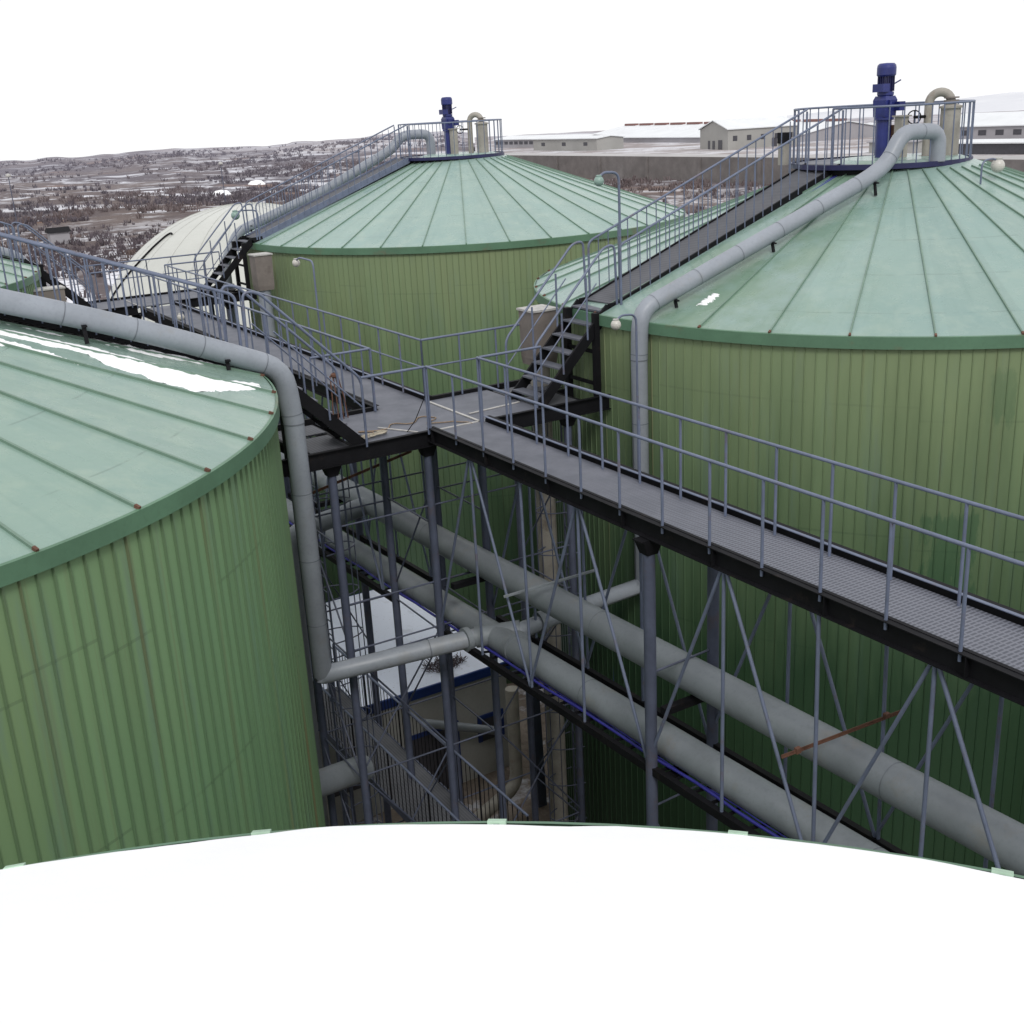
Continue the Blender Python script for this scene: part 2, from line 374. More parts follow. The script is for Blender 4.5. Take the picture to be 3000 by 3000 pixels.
# ------------------------------------------------------------------ tanks
def tank(c,label,wallmat,roofmat,capmat,seam0,snow=False,rib=.032,dr0=.016):
    t=thing('digester_tank',label,'tank',(c[0],c[1],ZG))
    N=266; rw=7.70; w=MB(); prof=[]
    for i in range(N):
        a0=2*PI*i/N; st=2*PI/N
        # flat sheet, then a narrow raised standing seam
        for fa,dr in ((0.0,.0),(.045,dr0),(.10,dr0),(.145,.0)): prof.append((a0+fa*st-PI,rw+dr))
    m=len(prof)
    zs=[ZG,-10.5,ZE-.06]
    vs=[(c[0]+r*math.cos(a),c[1]+r*math.sin(a),z) for z in zs for a,r in prof]
    w.add(vs,[(q*m+i,q*m+(i+1)%m,(q+1)*m+(i+1)%m,(q+1)*m+i) for q in range(len(zs)-1) for i in range(m)])
    wo=w.build('wall',wallmat,t)
    f=MB(); n=152
    f.lathe(c,[(7.72,ZE-.20),(7.785,ZE-.20),(7.785,ZE-.006),(7.75,ZE+.004)],n)
    f.build('fascia_band',M_FASCIA,t)
    r=MB(); n=NS*4; rt=1.2
    rr=[RT+.01,6.6,5.3,4.0,2.7,rt]; vs=[];fs=[]
    for q,rad in enumerate(rr):
        for k in range(n):
            a=seam0+2*PI*k/n; sag=.012*math.sin(PI*(k%4)/4)
            vs.append((c[0]+rad*math.cos(a),c[1]+rad*math.sin(a),ZE+(RT-rad)*SL-sag*(rad/RT)))
    for q in range(len(rr)-1):
        for k in range(n):
            j=(k+1)%n; fs.append((q*n+k,q*n+j,(q+1)*n+j,(q+1)*n+k))
    r.add(vs,fs,0,False); r.disc(c,rt,ZE+(RT-rt)*SL,48)
    s=r
    for k in range(NS):
        a=seam0+2*PI*k/NS; ca,sa=math.cos(a),math.sin(a)
        P=lambda rad,dz:(c[0]+rad*ca,c[1]+rad*sa,ZE+(RT-rad)*SL+dz)
        s.beam(P(RT-.02,.012 if not snow else -.004),P(1.7,.012 if not snow else -.004),rib,.04,mi=1)
        s.beam(P(RT+.028,.014),P(RT-.03,.018),.035 if not snow else .10,.04 if not snow else .025,mi=2)
    s.build('roof',[roofmat,M_RIB,capmat],t)
    return t
WALLA=mat_wall('wall_paint_olive',seed=1.0,tint=(1.02,1.17,1.08),groove=.55,low_shade=.3,shade_bot=2.0,olive=.15)
WALLB=mat_wall('wall_paint_olive_patched',seed=4.0,tint=(.93,1.0,.95),low_shade=.93,shade_top=13.8,shade_bot=8.0,groove=.17,patches=((-17.3,-16.6,12.6,14.1,.36),(-18.2,-16.95,9.5,11.7,.38)))
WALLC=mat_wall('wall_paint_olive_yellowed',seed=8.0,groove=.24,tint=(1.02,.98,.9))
ROOFA=mat_roof('roof_green_near',seed=1.0,c=(.235,.342,.288))
ROOFB=mat_roof('roof_green_refl_band',seed=5.0,c=(.238,.345,.308),refl=.55,refl_ang=math.radians(-168))
ROOFC=mat_roof('roof_green_pale',seed=9.0,c=(.265,.375,.335))
CAPF=paint('pale_green_cap',(.42,.58,.45),.5)
rd=math.radians
tank(TA,'large green tank nearest on the left with snow lying on its conical roof',WALLA,ROOFA,M_RUST,rd(-55.2),dr0=.028)
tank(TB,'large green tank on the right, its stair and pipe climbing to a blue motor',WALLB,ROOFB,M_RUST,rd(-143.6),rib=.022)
tank(TC,'green tank standing furthest back behind the walkway crossing, pale cone roof',WALLC,ROOFC,M_FASCIA,rd(-109.0),rib=.024)
tank(TD,'green tank at the left edge, mostly hidden behind the near tank',WALLA,ROOFA,M_RUST,rd(-55.2))
tank((22.15,-20.0),'added unseen green tank to the right of the viewer, outside the picture',WALLC,ROOFA,M_RUST,rd(-55.2))  # unseen tank of the row, added to shade the right tank's lower wall
tF=tank(TF,'snow covered tank roof in the foreground below the viewer',WALLA,ROOFA,CAPF,rd(54.1),snow=True)
def snow_cone():
    c=TF; m=MB(); n=380; rr=[7.705,7.69,7.3,6.4,5,3.5,2,.9]; vs=[];fs=[]
    for q,rad in enumerate(rr):
        for k in range(n):
            a=2*PI*k/n; ca,sa=math.cos(a),math.sin(a)
            e=.05*noise.noise((ca*9,sa*9,0))+.02*noise.noise((ca*30,sa*30,3)) if q<2 else 0
            th=(.0,.022,.034,.06,.08,.08,.08,.08)[q]+(.012*noise.noise((rad*ca*1.3,rad*sa*1.3,7)) if q>1 else 0)
            R_=min(7.74,rad+e)
            vs.append((c[0]+R_*ca,c[1]+R_*sa,ZE+(RT-R_)*SL+th+.004))
    for q in range(len(rr)-1):
        for k in range(n):
            j=(k+1)%n; fs.append((q*n+k,q*n+j,(q+1)*n+j,(q+1)*n+k))
    m.add(vs[:2*n],fs[:n],0,False); m.add(vs[n:],[[i-n for i in f] for f in fs[n:]],0,True); m.add(vs[-n:],[tuple(range(n))])
    tag(m.build('snow_cover',M_SNOW),'unbroken white snow covering the foreground cone roof','snow')
snow_cone()
def snow_patch(c,up,lo,label,th=.035,group=None):
    # outlines in (radius, degrees) on the cone, upper and lower edge
    def res(l,n):
        o=[]
        for i in range(n):
            t=i/(n-1)*(len(l)-1); a=int(min(t,len(l)-2)); o.append(lerp(l[a],l[a+1],t-a))
        return o
    n=150; k=19; U=res(up,n); L=res(lo,n); vs=[];fs=[]
    for i in range(n):
        w=[.03*noise.noise((i*.14,3,5)),.03*noise.noise((i*.14,9,1))]
        for j in range(k):
            t=j/(k-1); r,a=lerp(U[i],L[i],t)
            r+=w[0]*(1-t)+w[1]*t; a+=.8*noise.noise((i*.14,j*.1,2))
            e=min(1,min(t,1-t)*4,min(i,n-1-i)*.12)
            a=rd(a); z=ZE+(RT-r)*SL-.010+th*(math.sqrt(max(0,e))*.75+.55*noise.noise((r*6,a*22,4))+.4*noise.noise((r*16,a*60,6)))
            vs.append((c[0]+r*math.cos(a),c[1]+r*math.sin(a),z))
    for i in range(n-1):
        for j in range(k-1): fs.append((i*k+j,i*k+j+1,(i+1)*k+j+1,(i+1)*k+j))
    m=MB(); m.add(vs,fs,0,True); return tag(m.build('snow_strip',M_SNOW),label,'snow',group)
S1U=[(3.0,8),(4.41,7.6),(5.16,5.2),(5.48,2.5),(5.85,-.9),(6.2,-4),(6.8,-5.2),(7.25,-5.6)]
S1L=[(3.0,-7.5),(4.24,-8.6),(4.97,-9.0),(5.33,-8.2),(5.75,-8.6),(6.13,-9.6),(6.75,-8.6),(7.2,-7.4)]
S2U=[(3.2,-15),(4.26,-14.6),(4.78,-14.4),(5.31,-13.2),(5.62,-13.9),(6.25,-15.1),(6.73,-16.2),(7.17,-15.5),(7.58,-13.5)]
S2L=[(3.2,-19.6),(4.31,-19.6),(4.83,-19.9),(5.34,-19.4),(5.6,-22.8),(6.24,-25.2),(6.77,-25.2),(7.32,-20.0),(7.59,-16.6)]
S3U=[(3.4,-22.3),(4.36,-22.8),(4.66,-23.4),(4.98,-24.6),(5.2,-25.3)]
S3L=[(3.4,-28),(4.46,-27.2),(4.74,-26.7),(5.03,-26.8),(5.21,-25.7)]
snow_patch(TA,S1U,S1L,'thin strip of snow directly under the roof pipe of the near left tank')
snow_patch(TA,S2U,S2L,'widest snow strip along a seam on the near left tank roof')
snow_patch(TA,S3U,S3L,'short tapering snow strip lowest on the near left tank roof')
snow_patch(TA,[(5.24,-25.6),(5.44,-25.5),(5.57,-25.9)],[(5.26,-26.6),(5.47,-26.7),(5.58,-26.1)],'small crumbs of snow at the tip of the tapering strip',th=.015)
snow_patch(TB,[(7.05,-166.6),(6.8,-166.4),(6.62,-166.0)],[(7.0,-165.3),(6.85,-165.0),(6.65,-165.4)],'small lump of snow on the right tank roof below the sloping pipe',th=.03)
# ------------------------------------------------------------------ gas pipes on the tanks
def clad_pipe(m,path,r,step=1.0,n=20,joint=True):
    m.tube(path,r,n)
    if joint:
        acc=0
        for a,b in zip(path,path[1:]):
            a=Vector(a);b=Vector(b);L=(b-a).length
            while acc+1e-6<L:
                p=a+(b-a)*(acc/L); d=(b-a).normalized()
                if acc>0 or True: m.tube([p-d*.007,p+d*.007],r+.004,n,mi=1,caps=False)
                acc+=step
            acc-=L
def gas_pipe(label,roofpts,down,branch,brackets,c,r=.165,flange=None):
    g=thing('gas_pipe',label,'pipe',(down[0],down[1],ZG))
    top=fillet(list(roofpts)+[(down[0],down[1],down[2])],.33,4)
    path=[Vector(p) for p in top]
    m=MB(); clad_pipe(m,path,r); m.build('roof_run',[M_CLAD,M_JOINT],g)
    m=MB(); dp=fillet([(down[0],down[1],down[2]),(down[0],down[1],branch[0][2])]+branch,.36,8)
    m.tube(dp,r-.004,20); 
    d=(Vector(dp[1])-Vector(dp[0])).normalized(); p=Vector(dp[0]); m.tube([p-d*.01,p+d*.01],r+.004,20,mi=1,caps=False)
    zj=down[2]-1.15
    while zj>branch[0][2]+.6:
        m.tube([(down[0],down[1],zj),(down[0],down[1],zj-.014)],r+.001,20,mi=1,caps=False); zj-=1.15
    for q in (9,len(dp)-2):
        p=Vector(dp[q]); d=(Vector(dp[q+1])-p).normalized(); m.tube([p,p+d*.02],r+.005,20,mi=1,caps=False)
    m.build('down_run',[M_CLAD,M_JOINT],g)
    for (x,y,zt) in brackets:
        m=MB(); rad=math.hypot(x-c[0],y-c[1]); zb=ZE+(RT-rad)*SL
        m.beam((x,y-.1,zb),(x,y-.06,zt),.055,.03); m.beam((x,y-.14,zt),(x,y+.02,zt+.04),.07,.02)
        m.build('bracket',M_BLACK,g)
    if flange:
        m=MB(); m.tube([Vector(flange)+Vector((-.05,0,0)),Vector(flange)+Vector((.05,0,0))],r+.05,24); m.build('flange',M_HEADER,g)
    return g
gas_pipe('grey clad pipe down the near left tank roof and wall, joining the lower header',
   [(1.2,-.95,-1.0),(4.2,-.95,-2.08),(5.3,-.95,-2.47),(6.4,-.95,-2.9),(7.4,-.95,-3.33),(8.05,-.93,-3.62)],(8.13,-.92,-4.5),[(8.13,-.92,-8.92),(9.6,-1.25,-8.83),(11.1,-1.62,-8.73)],
   [(5.2,-1.0,-2.55),(7.15,-1.0,-3.33)],TA,flange=(10.62,-1.50,-8.76))
gas_pipe('grey clad pipe down the right tank roof and wall beside its stair',
   [(21.6,-1.9,-1.40),(21.6,-1.9,-.83),(20.55,-1.9,-.80),(20.22,-1.9,-1.32),(19.73,-1.9,-1.57),(17.4,-1.83,-2.38),(15.03,-1.76,-3.19),(14.36,-1.73,-3.42)],(14.33,-1.72,-4.3),[(14.33,-1.72,-8.62),(12.7,-1.85,-8.62),(11.3,-1.98,-8.66)],
   [(15.05,-1.78,-3.34),(17.25,-1.86,-2.56),(19.75,-1.95,-1.68)],TB,flange=(11.9,-1.92,-8.64),r=.152)
gas_pipe('grey clad pipe on the far side of the stair of the rearmost tank',
   [(22.2,20.75,-1.40),(22.2,20.75,-.68),(21.1,20.8,-.68),(20.7,20.8,-1.12),(18.0,20.8,-2.32),(14.75,20.85,-3.42)],(14.2,20.85,-4.4),[(14.2,20.85,-9.2),(12.8,20.6,-9.5),(11.5,20.4,-9.85)],
   [(15.2,20.8,-3.25),(18.5,20.8,-2.05)],TC)
gas_pipe('grey clad pipe on the left edge tank roof, glimpsed through the railing',
   [(1.6,20.6,-1.0),(4.3,20.75,-2.05),(7.9,20.85,-3.55)],(8.2,20.85,-4.5),[(8.2,20.85,-9.2),(9.6,20.6,-9.5),(11.2,20.4,-9.85)],[(5.5,20.8,-2.6)],TD)
# header pipes and branches inside the truss
def header(label,z0,sl,y0,y1,r,x=11.35):
    m=MB(); pts=[(x,y0+(y1-y0)*i/30,z0+sl*(y0+(y1-y0)*i/30)) for i in range(31)]
    m.tube(pts,r,28)
    y=y0+1.5
    while y<y1:
        z=z0+sl*y; m.tube([(x,y-.008,z-.008*sl),(x,y+.008,z+.008*sl)],r+.003,28,mi=1,caps=False); y+=5.7
    return m
m=header('',-7.70,-.026,-17.5,26,.245)
h1=thing('header_pipe','upper of two big grey pipes running under the walkway','pipe',(11.35,3,-8.3))
m.build('pipe_run',[M_HEADER,M_JOINT],h1)
b=MB(); b.tube(fillet([(11.35,3.85,-7.80),(9.35,3.7,-8.02),(9.3,3.7,-17.9)],.5,8),.2,20); b.build('branch',[M_HEADER],h1)
m=header('',-8.83,-.036,-17.5,26,.236,11.10)
h2=thing('header_pipe','lower of two big grey pipes under the walkway, beside the blue cables','pipe',(11.35,3,-9.6))
m.build('pipe_run',[M_HEADER,M_JOINT],h2)
b=MB(); b.tube([(10.78,-1.54,-8.75),(11.46,-1.96,-8.66)],.19,20); b.tube([(11.12,-2.42,-8.711),(11.12,-2.30,-8.7165)],.275,28); b.build('tee_collar',[M_HEADER],h2)
for y in (-13,-6.9,-.9,5.5,12):
    for hh,z0,sl in ((h1,-7.70,-.026),(h2,-8.83,-.036)):
        s=MB(); z=z0+sl*y-.30; s.beam((10.72,y,z),(11.7,y,z),.12,.10); s.build('saddle_support',M_BLACK,hh)
# ------------------------------------------------------------------ walkways
ZD=-5.11
def railing(par,pts,posts_h=1.10,mid=False,spacing=.905,zt=-4.01,r=.023,first=True,base=None):
    m=MB(); m.tube([(x,y,zt) for x,y in pts],r,8)
    if mid: m.tube([(x,y,zt-.52) for x,y in pts],r*.75,8)
    m.build('handrail',M_STEEL,par)
    zb=(base if base is not None else zt-posts_h)
    for a,b in zip(pts,pts[1:]):
        L=math.hypot(b[0]-a[0],b[1]-a[1]); n=max(1,round(L/spacing))
        for i in range(n+1):
            if i==0 and (a!=pts[0]): continue
            p=lerp((*a,0),(*b,0),i/n); post_at(par,(p[0],p[1],zb-.07),zt-zb+.07)
def ZC(y): return -8.99-.03*y
def truss_web(par,y0,first,n,xs=(10.65,11.75)):
    # top nodes every 3.1 m with a fan of three members, verticals between
    for x in xs:
        for i in range(n):
            yt=first+i*3.09
            for (ya,yb) in ((yt,yt),(yt-.05,yt-1.55),(yt+.05,yt+1.55),(yt-1.545,yt-1.6)):
                m=MB(); m.tube([(x,ya,-5.355),(x,yb,ZC(yb)+.05)],.024,8,caps=False); m.build('web_strut',M_STEEL,par)
def truss(label,y0,y1,first,n,up=0.0):
    t=thing('truss_walkway',label,'walkway',(11.2,(y0+y1)/2,-8.85))
    d=MB(); d.box((10.70,y0,ZD+up-.12),(11.70,y1,ZD+up-.085)); d.build('deck',M_DECK,t)
    for x,sd in ((10.65,(-1,0,0)),(11.75,(1,0,0))):
        c=MB(); c.chan((x,y0,ZD+up),(x,y1,ZD+up),.25,.07,.012,sd); c.beam((x-.03*sd[0],y0,ZD+up+.003),(x-.03*sd[0],y1,ZD+up+.003),.05,.01,mi=1)
        yy=y0+.4
        while yy<y1: c.beam((x+sd[0]*.045,yy,ZD+up-.125),(x+sd[0]*.045,yy+.01,ZD+up-.125),.06,.22); yy+=.905*2
        c.build('edge_channel',[M_BLACK,M_STEEL if x>11 else M_BLACK],t)
    for x in (10.65,11.75):
        c=MB(); c.beam((x,y0,ZC(y0)),(x,y1,ZC(y1)),.09,.12); c.build('bottom_chord',M_BLACK,t)
    truss_web(t,y0,first,n)
    y=y0+.3; k=0
    c=MB()
    while y<y1:
        c=MB(); c.beam((10.70,y,ZC(y)-.03),(11.70,y+.22*math.sin(k*2.3),ZC(y)-.07+.02*math.sin(k)),.04,.03); c.build('cable_rung',M_BLACK,t); y+=.36; k+=1
    y=y0+1.0; c=MB()
    while y<y1: c=MB(); c.beam((10.67,y,ZD+up-.20),(11.73,y,ZD+up-.20),.05,.06); c.build('cross_bearer',M_BLACK,t); y+=1.545
    return t
t1=truss('long truss walkway crossing the lower right, grey grating deck between two rails',-17.5,-.66,-17.45,6,.035)
railing(t1,[(10.62,-16.99),(10.62,-.72)],spacing=.905)
railing(t1,[(11.62,-17.15),(11.62,-.70)],spacing=.905)
t2=truss('truss walkway running back behind the near left tank to the second crossing',1.52,18.45,3.6,5)
railing(t2,[(10.58,1.42),(10.58,18.5)],spacing=.95)
railing(t2,[(11.66,1.5),(11.66,18.5)],mid=True,spacing=.95)
def junction(yo,label,far=False):
    t=thing('crossing_platform',label,'platform',(11.2,.45+yo,-5.5))
    Y=lambda y:y+yo
    d=MB(); d.box((9.40,Y(-.60),ZD-.118),(13.02,Y(1.50),ZD-.080)); d.build('deck',M_DECK,t)
    for p,q in (((8.55,-.40),(9.25,.55)),((13.1,-.5),(13.9,.5)),((7.95,.75),(9.3,1.4)),((13.1,.75),(14.3,1.4))):
        g=MB(); g.box((p[0],Y(p[1]),ZD-.125),(q[0],Y(q[1]),ZD-.095)); g.build('grating_panel',M_GRATE,t)
    c=MB()
    c.chan((7.95,Y(-.64),ZD-.02),(10.66,Y(-.64),ZD-.015),.28,.07,.012,(0,-1,0))
    c.chan((11.745,Y(-.64),ZD-.02),(14.5,Y(-.64),ZD-.015),.28,.07,.012,(0,-1,0))
    c.chan((7.95,Y(1.54),ZD-.02),(10.66,Y(1.54),ZD-.015),.28,.07,.012,(0,1,0))
    c.chan((11.745,Y(1.54),ZD-.02),(14.5,Y(1.54),ZD-.015),.28,.07,.012,(0,1,0))
    if far:
        c.chan((10.68,Y(1.56),ZD-.02),(11.73,Y(1.56),ZD-.015),.28,.07,.012,(0,1,0))
    for x in (8.45,9.33,13.06,14.0): c.beam((x,Y(-.63),ZD-.20),(x,Y(1.53),ZD-.20),.06,.16)
    for y in (.65,): c.beam((7.95,Y(y),ZD-.19),(9.3,Y(y),ZD-.19),.06,.14); c.beam((13.09,Y(y),ZD-.19),(14.4,Y(y),ZD-.19),.06,.14)
    c.build('edge_channel',M_BLACK,t)
    s=MB()
    if far: s.beam((10.75,Y(-.5),ZD-.068),(10.75,Y(1.4),ZD-.068),.035,.015)
    else:
        s.beam((11.68,Y(-.52),ZD-.068),(11.68,Y(1.40),ZD-.068),.05,.015); s.beam((10.74,Y(-.56),ZD-.066),(11.64,Y(-.56),ZD-.066),.05,.014)
        s.beam((11.8,Y(.05),ZD-.068),(12.95,Y(.18),ZD-.068),.045,.014); s.beam((10.1,Y(.3),ZD-.069),(10.5,Y(-.45),ZD-.069),.04,.014)
    s.build('pale_edge_strip',M_PALE,t)
    railing(t,[(10.58,Y(-.72)),(9.42,Y(-.72))],spacing=1.0) if not far else None
    railing(t,[(11.66,Y(-.70)),(12.92,Y(-.70))],spacing=1.2) if not far else railing(t,[(11.66,Y(-.7)),(12.92,Y(-.7))],mid=True,spacing=.9)
    railing(t,[(10.58,Y(1.46)),(9.42,Y(1.46))],mid=False,spacing=.6)
    railing(t,[(11.66,Y(1.50)),(14.1,Y(1.50))],mid=True,spacing=.9)
    if far:
        railing(t,[(10.6,Y(1.5)),(11.66,Y(1.5))],mid=True,spacing=.9)
        railing(t,[(10.5,Y(-.72)),(9.42,Y(-.72))],spacing=.6)
    return t
junction(0,'crossing platform in the centre where the stairs of two tanks meet, rope on it')
junction(19.55,'distant crossing platform in front of the white dome',far=True)
# stairs and roof walkways
def stair(sd,y0,y1,label,yc):
    X=lambda x:11.2+sd*(x-11.2)
    t=thing('steel_stair',label,'stair',(X(13.8),(y0+y1)/2,ZD-.1))
    xb,zb,xt,zt=12.98,-5.20,14.62,-3.56
    for y in (y0,y1):
        m=MB(); m.beam((X(xb),y,zb),(X(xt),y,zt),.045,.20); 
        m.beam((X(xt-.02),y,zt-.005),(X(xt+.35),y,zt+.02),.045,.16); m.build('stringer',M_BLACK,t)
    n=7
    for i in range(n):
        f=(i+.55)/n; x=xb+(xt-xb)*f; z=zb+(zt-zb)*f+.06
        m=MB(); m.box((min(X(x-.12),X(x+.12)),y0+.03,z-.016),(max(X(x-.12),X(x+.12)),y1-.03,z+.016)); m.build('tread',M_DECK,t)
    for y,o in ((y0,-.03),(y1,.03)):
        m=MB(); yy=y+o
        m.tube(fillet([(X(xb-.05),yy,zb),(X(xb-.05),yy,-4.05),(X(xt-.12),yy,-2.45),(X(xt+.12),yy,-2.42),(X(xt+.16),yy,zt)],.14,4),.023,8)
        m.tube([(X(xb-.05),yy,-4.55),(X(xt-.3),yy,-3.08)],.014,6)
        m.build('handrail',M_STEEL,t)
        for f in (.34,.68): post_at(t,(X(xb+(xt-xb)*f),yy,zb+(zt-zb)*f),1.12,name='handrail_post')
    for y in (y0,y1):
        m=MB(); m.beam((X(14.3),y,-3.62),(X(14.3),y,-5.45),.11,.11,up=(1,0,0)); m.build('leg',M_BLACK,t)
    for z in (-4.35,-4.95):
        m=MB(); m.beam((X(14.3),y0+.06,z),(X(14.3),y1-.06,z),.05,.06); m.build('cross_bar',M_BLACK,t)
    return t
def roof_walk(sd,y0,y1,label,side=None):
    X=lambda x:11.2+sd*(x-11.2)
    t=thing('roof_walkway',label,'walkway',(X(17.5),(y0+y1)/2,-3.6))
    a,bq=(14.74,-3.51),(20.45,-1.40)
    m=MB(); m.beam((X(a[0]),(y0+y1)/2,a[1]-.02),(X(bq[0]),(y0+y1)/2,bq[1]-.02),y1-y0-.05,.03); m.build('deck',M_GRATE,t)
    for y in (y0,y1):
        m=MB(); m.beam((X(a[0]),y,a[1]-.05),(X(bq[0]),y,bq[1]-.05),.04,.14 if not side else .19); m.build('stringer',side or M_BLACK,t)
    for y,o in ((y0,-.025),(y1,.025)):
        m=MB(); yy=y+o
        m.tube(fillet([(X(a[0]+.12),yy,a[1]-.05),(X(a[0]+.12),yy,a[1]+1.06),(X(bq[0]),yy,bq[1]+1.08)],.12,4),.023,8); m.build('handrail',M_STEEL,t)
        n=24
        for i in range(1,n+1):
            f=i/n; post_at(t,(X(a[0]+.12+(bq[0]-a[0]-.12)*f),yy,a[1]+.04+(bq[1]-a[1]-.04)*f-.07),1.11,r=.012 if i<n else .022,name='baluster',n=6)
    return t
stair(1,-.45,.49,'steel stair with grey treads rising right to the motor topped tank roof',0)
stair(-1,-.58,.36,'steel stair rising left from the central crossing behind the roof pipe',0)
stair(1,19.05,19.99,'distant black sided stair rising right from the second crossing',0)
stair(-1,19.05,19.99,'stair going up left from the second crossing toward the left edge tank',0)
roof_walk(1,-.45,.49,'dark grating walkway with baluster rails climbing the right tank roof')
roof_walk(-1,-.58,.36,'railed walkway climbing the near left tank roof behind its pipe')
roof_walk(1,19.05,19.99,'railed walkway climbing the roof of the rearmost tank',side=M_STEEL)
roof_walk(-1,19.05,19.99,'railed walkway on the roof of the left edge tank')
# ------------------------------------------------------------------ trestles
def column(par,x,y,zt=-5.405,r=.075):
    m=MB(); m.tube([(x,y,ZG),(x,y,zt-.20)],r,14,caps=False); c=m.build('column',M_COLUMN,par)
    k=MB(); k.frus((x,y),zt-.22,zt-.02,.085,.085,.16,.11); k.box((x-.19,y-.1,zt-.02),(x+.19,y+.1,zt)); k.build('capital',M_BLACK,c)
def brace(par,p,q,r=.017,nm='brace'):
    m=MB(); m.tube([p,q],r,8,caps=False); m.build(nm,M_COLUMN,par)
def trestle(yo,label,xs=(8.85,10.65,11.72,13.6)):
    t=thing('support_trestle',label,'trestle',(11.2,.5+yo,ZG))
    ys=(-.45+yo,1.45+yo)
    for x in xs:
        for y in ys: column(t,x,y)
    for z,rows in ((-6.55,(0,1)),(-6.95,(1,)),(-8.0,(0,)),(-8.88,(0,1)),(-9.06,(0,)),(-11.4,(0,1)),(-14.0,(0,1)),(-16.2,(0,1))):
        for r_ in rows: brace(t,(xs[0],ys[r_],z),(xs[-1],ys[r_],z))
    for x in xs:
        for z in (-6.9,-9.0,-11.5,-14.1): brace(t,(x,ys[0],z),(x,ys[1],z+.02))
    for r_ in (0,):
        for z0,z1 in ((-8.95,-11.35),(-11.45,-13.95),(-14.05,-16.15)):
            brace(t,(xs[0],ys[r_]+.03,z1),(xs[1],ys[r_]+.03,z0)); brace(t,(xs[0],ys[r_]-.03,z0),(xs[1],ys[r_]-.03,z1))
            brace(t,(xs[2],ys[r_]+.03,z1),(xs[3],ys[r_]+.03,z0)); brace(t,(xs[2],ys[r_]-.03,z0),(xs[3],ys[r_]-.03,z1))
    for z0,z1 in ((-6.2,-8.7),(-9.1,-11.4),(-11.6,-14.0)):
        for x in (xs[1],xs[3]): brace(t,(x+.03,ys[0],z0),(x+.03,ys[1],z1)); 
        brace(t,(xs[0]-.03,ys[1],z0),(xs[0]-.03,ys[0],z1))
    return t
trestle(0,'eight legged braced trestle carrying the central crossing platform')
trestle(19.55,'braced trestle far back under the second crossing')
def bent(y,label):
    t=thing('support_bent',label,'support frame',(11.2,y,ZG))
    for x in (10.65,11.75): column(t,x,y,zt=-5.335,r=.085)
    for z in (-7.3,-9.4,-12,-15): brace(t,(10.65,y,z),(11.75,y,z+.05))
    for z in (-9.5,-12.1): brace(t,(10.65,y+.02,z),(11.75,y+.02,z-2.4))
    return t
bent(-6.72,'two column support under the nearer walkway, beside the right tank')
bent(10.2,'two column support under the walkway behind the near left tank')
bent(5.6,'slim two column support just past the central crossing')
# tie braces sideways from the near bent
# ------------------------------------------------------------------ platforms on the tank tops
def ring(c,ang_open,label):
    t=thing('roof_platform',label,'platform',(c[0],c[1],-1.65)); R_=1.80; n=16; z=-1.42
    m=MB(); m.disc(c,R_,z,48); m.lathe(c,[(R_-.02,z-.05),(R_,z-.05),(R_,z)],48,sm=False); m.build('deck',M_DECK,t)
    m=MB(); m.lathe(c,[(R_-.12,z-.24),(R_-.10,z-.055)],48,sm=False); m.build('skirt',M_BLACK,t)
    m=MB(); m.lathe(c,[(R_+.004,z-.07),(R_+.03,z-.07),(R_+.03,z+.03),(R_+.004,z+.03)],48,sm=False); m.build('toe_band',M_DARKBLUE,t)
    a0=ang_open+.32; a1=ang_open+2*PI-.32
    for zz,rr,nm in ((z+1.10,.022,'handrail'),):
        m=MB(); m.tube([(c[0]+(R_-.02)*math.cos(a0+(a1-a0)*i/40),c[1]+(R_-.02)*math.sin(a0+(a1-a0)*i/40),zz) for i in range(41)],rr,8); m.build(nm,M_STEEL,t)
    for i in range(37):
        a=a0+(a1-a0)*i/36; post_at(t,(c[0]+(R_-.02)*math.cos(a),c[1]+(R_-.02)*math.sin(a),z),1.10,r=.022 if i in(0,36) else .013,name='baluster',n=6)
    return t
ring((21.86,-.22),PI-.14,'round railed platform on top of the right tank')
ring((22.23,19.27),PI-.13,'round railed platform on top of the rearmost tank')
